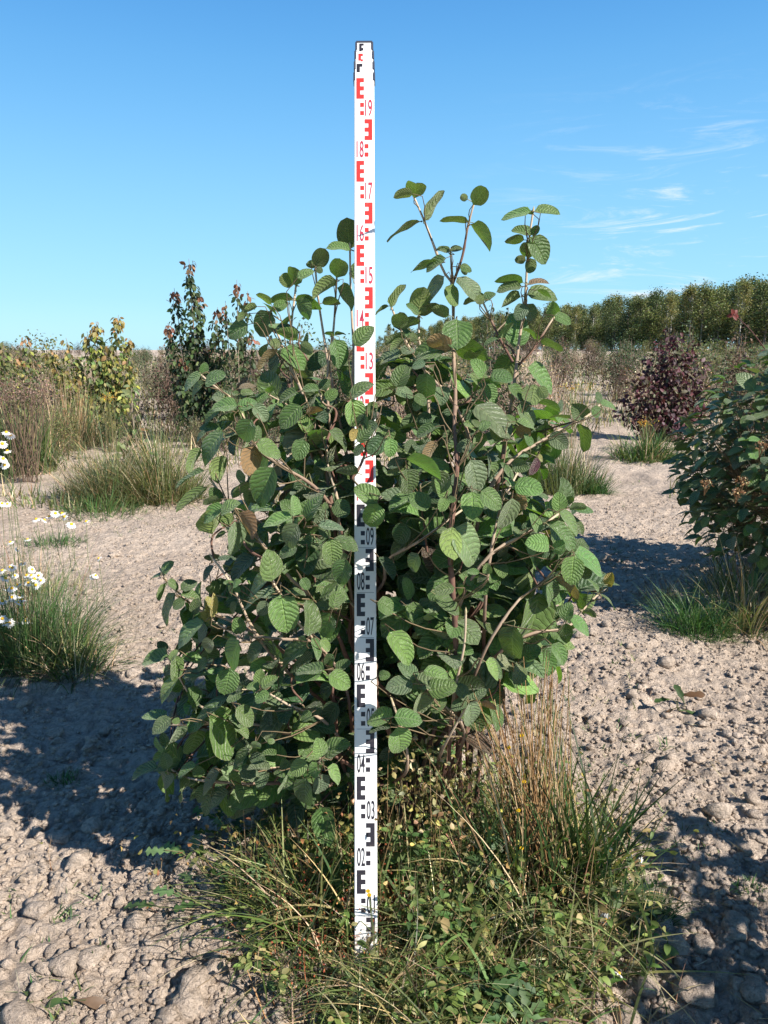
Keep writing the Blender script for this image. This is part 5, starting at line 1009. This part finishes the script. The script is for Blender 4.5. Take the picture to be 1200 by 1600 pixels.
# ---------------------------------------------------------------- background plants
def sapling(name, label, cat, foot_px, foot_py, leaders, Ls, cols, tipcols, nper, spread, seed, group=None, stemcol=(.25, .2, .15), Y=None, topn=.12, fillpx=None, droop=-.7):
    r = np.random.default_rng(seed)
    p = GP(foot_px, foot_py)
    if Y is not None: p = np.array([(foot_px - 600) / FPX * (Y * cT + .28), Y, 0]); p[2] = gz(p[0], p[1])
    root = empty(name, tuple(p), label, cat, group); st = MB(); cr_ = MB()
    sc_ = float(depth(p)) / FPX
    for (tx, ty) in leaders:
        t = P(tx, ty, p[1] + r.normal(0, .15)); m = p * .55 + t * .45; m[0] = p[0] * .4 + t[0] * .6
        c = curve([p + r.normal(0, .04, 3) * [1, 1, 0], m, t], 30); tube(st, c, np.linspace(.012, .003, 30), 5, stemcol)
        n = int(nper * (c[-1][2] - p[2])); k = (r.random(n) ** .75 * 29).astype(int)
        a = r.uniform(0, 6.28, n); sp = spread * (1.15 - k / 29.) * np.where(r.random(n) < .25, 1.6, 1) + .02
        o_ = np.stack([np.cos(a), np.sin(a), 0 * a], -1); b = c[k] + o_ * (sp * r.random(n) ** .6)[:, None] + [0, 0, .0]
        b[:, 2] += r.normal(0, .03, n)
        for q in range(0, n, 5): tube(st, [c[k[q]] - [0, 0, .05], b[q]], .0022, 3, stemcol)
        ax = nrm(o_ * .6 + np.array([0, 0, droop]) + r.normal(0, .35, (n, 3))); L = r.uniform(.6, 1.25, n) * Ls
        col_ = pick(cols, n, amt=.25); top = c[k][:, 2] > p[2] + (1 - topn) * (c[-1][2] - p[2])
        col_[top] = pick(tipcols, int(top.sum()), amt=.2)
        leaf_batch(cr_, b, ax, nrm(o_ + r.normal(0, .4, (n, 3)) + [0, -.2, .5]), L, L * .55, col_, curl=r.uniform(.2, .9, n), fold=.25, nv=3, nu=1)
    st.build('stems', M_STEM, root, loc=p); cr_.build('crown', M_FOL, root, loc=p); return root
YG = [(.27, .27, .06), (.17, .21, .05), (.30, .28, .09), (.11, .16, .05), (.10, .13, .05)]
sapling('sapling', 'yellow-green sapling with several drooping leaders on the left', 'sapling', 160, 690, [(185, 492), (150, 502), (136, 518), (103, 528), (202, 528), (75, 548), (118, 560), (170, 540), (210, 575), (90, 600), (190, 590), (150, 600), (125, 620), (165, 560), (85, 570), (110, 590), (200, 560)], .085, YG, [(.36, .24, .09), (.28, .25, .08)], 150, .18, 71)
sapling('sapling', 'tallest dark green sapling with rusty drooping tips, left of the shrub', 'sapling', 315, 690, [(295, 404), (272, 450), (308, 458), (262, 505), (340, 480), (300, 520), (285, 560), (325, 540), (350, 545), (275, 590), (335, 590)], .085, [(.06, .10, .035), (.045, .075, .03), (.10, .14, .05), (.035, .05, .03)], [(.26, .13, .08), (.20, .11, .07)], 150, .17, 72, topn=.07)
sapling('sapling', 'thin sapling with two rust-tipped leaders between the tallest sapling and the shrub', 'sapling', 372, 695, [(370, 437), (387, 455), (352, 470), (378, 500), (395, 520), (345, 520)], .08, [(.06, .09, .035), (.045, .07, .03), (.09, .12, .05)], [(.25, .12, .07)], 70, .12, 73, topn=.07)
sapling('sapling', 'small sapling with rusty top at the left, behind the weeds', 'sapling', 45, 690, [(40, 525), (52, 560), (28, 560), (14, 575)], .07, YG + SG, [(.3, .17, .08)], 90, .15, 74)
sapling('sapling', 'yellowish green bush cut by the left photo edge', 'sapling', 2, 700, [(5, 535), (-20, 545), (20, 560), (-40, 550), (-10, 590)], .07, YG + OLV, OLV, 130, .25, 75)
sapling('young_shrub', 'small broad-leaved young shrub with one pale leaf on top, in the left grass', 'shrub', 212, 725, [(205, 605), (218, 660), (200, 680), (230, 690), (190, 700)], .11, [(.13, .15, .06), (.09, .12, .045), (.2, .11, .06)], [(.22, .26, .12)], 40, .10, 76, droop=.1)
sapling('sapling', 'sparse dark-leaved sapling poking above the shrub top right of the middle', 'sapling', 782, 640, [(770, 474), (795, 480), (760, 498), (782, 490), (806, 505), (750, 520)], .06, [(.04, .065, .03), (.07, .09, .04)], [(.05, .07, .03)], 60, .16, 77, Y=12.5)
WN = [(.070, .016, .024), (.045, .012, .018), (.12, .045, .055), (.035, .014, .022), (.13, .08, .085), (.09, .09, .05)]
sapling('wine_red_shrub', 'wine-red leaved shrub behind the path on the right', 'shrub', 1040, 690, [(1058, 518), (1030, 535), (1085, 530), (1010, 555), (1100, 560), (985, 590), (1068, 545), (1045, 560), (1115, 600), (1000, 620), (1075, 590), (1025, 600), (1095, 620), (975, 620), (1055, 610), (1010, 590), (1090, 590), (1040, 560), (965, 640), (1120, 630), (1045, 512)], .082, WN, WN, 150, .23, 78, droop=-.3)
# dried flower heads of the far-left weed
hd = MB(); n = 1500; a_ = P(30, 612, 7.4); q = a_ + np.stack([rng.normal(0, .22, n), rng.normal(0, .15, n), rng.normal(0, .07, n)], -1); leaf_batch(hd, q, rdir(n), rdir(n), .022, .014, pick([(.20, .14, .11), (.28, .2, .15), (.13, .09, .07)], n), nv=2, nu=1)
for k in range(60): tube(hd, [q[k], [a_[0] + rng.normal(0, .1), a_[1], gz(a_[0], a_[1])]], .003, 3, (.2, .14, .1))
tag(hd.build('seedhead_weed', M_DRY, loc=np.array([a_[0], a_[1], gz(a_[0], a_[1])])), 'brown fluffy seed heads of the tall weed at the far left edge', 'weed')
def yellow_plant(px, py, Y, label, w):
    a = P(px, py, Y); b = np.array([a[0], Y, gz(a[0], Y)]); root = empty('goldenrod', tuple(b), label, 'flower'); m = MB(); n = 90
    q = a + np.stack([rng.normal(0, w, n), rng.normal(0, .06, n), rng.normal(0, .03, n)], -1); leaf_batch(m, q, rdir(n), rdir(n), .022, .014, pick([(.55, .30, .03), (.4, .2, .04), (.6, .42, .08)], n), nv=2, nu=1); m.build('flower_head', M_PETAL, root, loc=b)
    m = MB()
    for k in range(16): tube(m, [q[k], b + rng.normal(0, .05, 3) * [1, 1, 0]], .003, 3, (.12, .12, .05))
    m.build('stems', M_STEM, root, loc=b)
yellow_plant(900, 605, 10.0, 'low orange-yellow goldenrod band in the brush right of the shrub', .16); yellow_plant(1008, 661, 9.5, 'small yellow flowers at the foot of the wine-red shrub', .05); yellow_plant(168, 620, 9.5, 'yellow leaf spray at the foot of the yellow-green sapling', .04)

# brush prototypes: stems + crown, copied over the field
def brush_proto(label, cat, group, cols, h, w, n, Ls, seed, stemcol=(.2, .14, .11), twiggy=40, droop=0.):
    r = np.random.default_rng(seed); root = empty('field_shrub', (0, 0, 0), label, cat, group); st, c_ = MB(), MB(); tips = []
    for k in range(twiggy):
        a = r.uniform(0, 6.28); q = r.random() ** .7; t = np.array([w * q * math.cos(a), w * q * math.sin(a), h * (1.05 - .45 * q ** 2) * r.uniform(.6, 1.08)]); p0 = np.array([t[0] * .5 + r.normal(0, .08), t[1] * .5 + r.normal(0, .08), 0])
        c = curve([p0, p0 * .6 + t * .4 + r.normal(0, .05, 3), p0 * .25 + t * .75 + r.normal(0, .05, 3), t], 7); tube(st, c, np.linspace(.006, .0025, 7), 3, np.array(stemcol) * r.uniform(.6, 1.3)); tips.append(c)
    T = np.array(tips); k = r.integers(0, len(T), n); s = 1 + (r.random(n) ** .6 * 5.99).astype(int); b = T[k, np.minimum(s, 6)] + r.normal(0, .05 * w / .5, (n, 3))
    b[:, 2] = np.maximum(b[:, 2], .03); L = r.uniform(.6, 1.3, n) * Ls
    leaf_batch(c_, b, nrm(rdir(n) + [0, 0, droop]), nrm(rdir(n) + [0, -.1, .8]), L, L * .6, pick(cols, n, amt=.3), nv=2, nu=1, curl=.5)
    st.build('stems', M_STEM, root); c_.build('crown', M_FOL, root); return root
BG = 'shrubs scattered over the field behind'
PR = [brush_proto('dull purple-brown shrub in the field behind', 'shrub', BG + ' with brownish leaves', [(.10, .06, .055), (.14, .09, .07), (.07, .07, .04)], 1.40, .62, 1300, .06, 81),
      brush_proto('grey-green leafy shrub in the field behind', 'shrub', BG + ' with grey-green leaves', [(.09, .12, .06), (.13, .15, .08), (.06, .09, .045)], 1.46, .6, 1500, .062, 82),
      brush_proto('olive shrub in the field behind', 'shrub', BG + ' with olive leaves', OLV + [(.2, .18, .07)], 1.38, .65, 1400, .06, 83),
      brush_proto('dark green shrub in the field behind', 'shrub', BG + ' with dark green leaves', [(.04, .07, .03), (.06, .095, .04)], 1.36, .55, 1400, .06, 84),
      brush_proto('tan dried twiggy brush in the field behind', 'brush', BG + ' with bare tan twigs', DRY + [(.3, .24, .2), (.22, .15, .13)], 1.10, .62, 1500, .032, 85, stemcol=(.34, .26, .20), twiggy=170),
      brush_proto('pale dry green weedy brush in the field behind', 'brush', BG + ' of dry green weeds', [(.17, .17, .09), (.12, .13, .07), (.25, .2, .13)], 1.05, .62, 1600, .045, 86, stemcol=(.28, .24, .15), twiggy=110)]
used = [False] * 6
KL = ['purple-brown field shrub', 'grey-green field shrub', 'olive field shrub', 'dark green field shrub', 'tan twiggy dry brush', 'pale dry green brush']
fr2 = np.random.default_rng(12)
def place(kind, x, y, s, rz):
    o = PR[kind] if not used[kind] else dup(PR[kind], (0, 0, 0)); used[kind] = True
    sx_ = 600 + FPX * x / (y * cT + .28)
    lm = ['at the far left', 'behind the yellow-green sapling', 'left of the tallest sapling', 'behind the tallest sapling', 'left of the staff', 'behind the shrub top', 'right of the shrub', 'behind the wine-red shrub', 'at the right edge'][int(np.searchsorted([65, 215, 262, 400, 580, 845, 965, 1120], sx_))]
    rw = ['low in front', 'in the nearest row', 'in the second row', 'in the third row', 'well back', 'far off', 'on the horizon'][int(np.searchsorted([10.4, 13, 17, 23, 32, 56], y))]
    o['label'] = KL[kind] + ' ' + lm + ', ' + rw
    o.location = (x, y, gz(x, y) - .02); o.rotation_euler = (0, 0, rz); o.scale = (s * fr2.uniform(.85, 1.3) * (1.9 if y > 130 else 1), s * fr2.uniform(.85, 1.3), s)
for (Y0, Y1, stp) in ((8.9, 10.2, .55), (10.6, 12.8, .95), (13.6, 16.5, 1.1), (18, 22, 1.35), (24, 30, 1.7), (33, 40, 2.2), (44, 54, 2.6), (58, 72, 3.0), (78, 92, 4.2), (100, 120, 6.0), (140, 170, 4.4)):
    if Y0 == 78: fr2 = np.random.default_rng(13)
    Y_ = (Y0 + Y1) / 2; xm = Y_ * .60 + 1; x = -xm
    while x < xm:
        yy = fr2.uniform(Y0, Y1); sx_ = 600 + FPX * x / (yy * cT + .28)
        gap = (Y0 < 10 and (sx_ > 440 or 225 < sx_ < 270 or fr2.random() < .35)) or (Y0 < 13 and 850 < sx_ < 1150) or (Y0 < 17 and 850 < sx_ < 950)
        pk = [.20, .16, .12, .10, .24, .18] if sx_ > 450 else [.26, .14, .12, .08, .26, .14]
        if sx_ > 600: pk = [.20, .26, .17, .15, .10, .12]
        if Y0 < 10: pk = [.08, .22, .15, .10, .15, .30]
        if sx_ > 1060 and yy > 20: pk = [.05, .2, .45, .1, .05, .15]
        if not gap: place(int(fr2.choice(6, p=pk)), x, yy, (fr2.uniform(.74, 1.08) if sx_ < 600 else fr2.uniform(.85, 1.2)) * (1.2 if 50 < Y0 < 130 else 1.9 if Y0 > 130 else .5 if Y0 < 10 else 1), fr2.uniform(0, 6.28))
        x += stp * fr2.uniform(.5, 1.1)
# dry grass between the shrubs of the field
fg = MB(); n = 52000; Y_ = 5.6 + 112 * rng.random(n) ** 2.4; x = (rng.uniform(-200, 1400, n) - 600) / FPX * (Y_ * cT + .28)
px_ = 600 + FPX * x / (Y_ * cT + .28); cov = vnoise(x + 70, Y_ + 70, .9, 44); thr = np.where(Y_ < 10.5, np.where(px_ < 430, np.where(Y_ < 7.4, .60, .38), np.where(px_ > 1080, .40, .56)), .28) + np.where((px_ > 820) & (Y_ < 11), .12, 0) + np.where((px_ > 860) & (px_ < 1010) & (Y_ < 11), .3, 0); k = cov > thr
x, Y_ = x[k], Y_[k]; n = len(x)
blades(fg, on_ground(x, Y_), rng.uniform(.08, .42, n) * np.clip(Y_ / 11, .5, 1.6), .007 + Y_ * .0007, rng.uniform(0, 6.28, n), np.abs(rng.normal(.3, .3, n)), rng.normal(.4, .4, n), pick(DRY + OLV + SG + GRN, n), seg=3)
tag(fg.build('field_grass', M_GRASS), 'rough dry grass and weeds covering the field behind the shrub', 'field grass', kind='stuff')

# ---------------------------------------------------------------- the wood on the right, every tree a thing
def tree_proto(label, cols, h, w, n, seed, trunkcol, low=.22):
    r = np.random.default_rng(seed); root = empty('birch_tree' if trunkcol[0] > .4 else 'forest_tree', (0, 0, 0), label, 'tree', 'trees of the wood on the right'); t = MB(); c_ = MB()
    tr_ = curve([(0, 0, -.3), (r.normal(0, .1), 0, h * .5), (r.normal(0, .2), 0, h * .97)], 12); tube(t, tr_, np.linspace(.16, .03, 12), 6, trunkcol)
    cl_ = []
    for k in range(34):
        z = h * (low + (1 - low) * r.random() ** .8); e = w * (1 - ((z / h - low) / (1 - low) - .35) ** 2 * 1.5) * .8; e = max(e, .25); a = r.uniform(0, 6.28); q = r.random() ** .5
        cc = np.array([e * q * math.cos(a), e * q * math.sin(a), min(z, h * .98)]); cl_.append(cc); tube(t, [(0, 0, z * .85), cc], np.linspace(.05, .015, 2), 4, np.array(trunkcol) * .7)
    cl_ = np.array(cl_); k = r.integers(0, 34, n); b = cl_[k] + r.normal(0, 1, (n, 3)) * np.array([.42, .42, .5]) * w / 2.0
    L = r.uniform(.14, .34, n); leaf_batch(c_, b, rdir(n), nrm(rdir(n) + [0, 0, .6]), L, L * .8, pick(cols, n, amt=.3), nv=2, nu=1)
    t.build('trunk', M_STEM, root); c_.build('crown', M_FOL, root); return root
TP = [tree_proto('olive-green tree of the wood', [(.15, .175, .065), (.20, .21, .08), (.10, .13, .05)], 11.5, 2.0, 3600, 91, (.22, .2, .16), low=.12),
      tree_proto('yellowing birch tree of the wood', [(.20, .205, .08), (.15, .17, .07), (.25, .22, .08)], 12.0, 1.8, 3200, 92, (.55, .53, .48), low=.16),
      tree_proto('dark green tree of the wood', [(.075, .11, .05), (.11, .14, .06)], 11.0, 2.1, 3800, 93, (.16, .14, .12), low=.08),
      tree_proto('grey-green birch tree of the wood', [(.15, .18, .085), (.2, .22, .1)], 12.4, 1.9, 2600, 94, (.6, .58, .53), low=.26),
      tree_proto('low bushy young tree at the edge of the wood', [(.12, .15, .05), (.16, .17, .06)], 6.0, 1.9, 2200, 95, (.2, .17, .13), low=.08)]
usedt = [False] * 5
def topy(px): return float(np.interp(px, [560, 640, 700, 760, 830, 900, 1000, 1100, 1200, 1500], [530, 516, 504, 495, 489, 479, 465, 452, 440, 420]))
cnt = 0
for row in range(5):
    px = 590 + row * 4.0
    while px < 1400 and cnt < 298:
        d = 1 / np.interp(px, [560, 1200, 1560], [1 / 300, 1 / 118, 1 / 95]) * (1 + .05 * row)
        kind = int(fr2.choice(4, p=[.32, .26, .2, .22])) if (row in (1, 2, 3) or fr2.random() < .45) and row < 4 else 4
        H_ = [11.5, 12.0, 11.0, 12.4, 6.0][kind]; xx = (px - 600) / FPX * d * 1.0; z = gz(xx, d)
        want = (HOR - topy(px) - 3 + fr2.normal(0, 4)) / FPX * d + CAM_H - z
        if kind == 4: want *= fr2.uniform(.45, .75) if row < 4 else fr2.uniform(.7, .9)
        s = want / H_
        o = TP[kind] if not usedt[kind] else dup(TP[kind], (0, 0, 0)); usedt[kind] = True
        lm = ['at the thin left end of the wood', 'above the main shrub top', 'over the path', 'above the wine-red shrub', 'over the right-hand shrub', 'past the right edge'][int(np.searchsorted([760, 870, 965, 1110, 1200], px))]
        o['label'] = ['olive-green tree', 'yellowing birch tree', 'dark green tree', 'grey-green birch tree', 'low bushy young tree'][kind] + ' ' + lm + ', ' + ['at the front', 'just behind the front', 'further in', 'deep inside', 'at the back'][row]
        o.location = (xx, d, z); o.rotation_euler = (0, 0, fr2.uniform(0, 6.28)); w_ = fr2.uniform(1.0, 1.5); o.scale = (s * w_, s * w_, s); cnt += 1
        px += FPX / d * (3.5 if row < 4 else 2.9) * (1 if row else .9) * fr2.uniform(.6, 1.3)
print('trees', cnt)
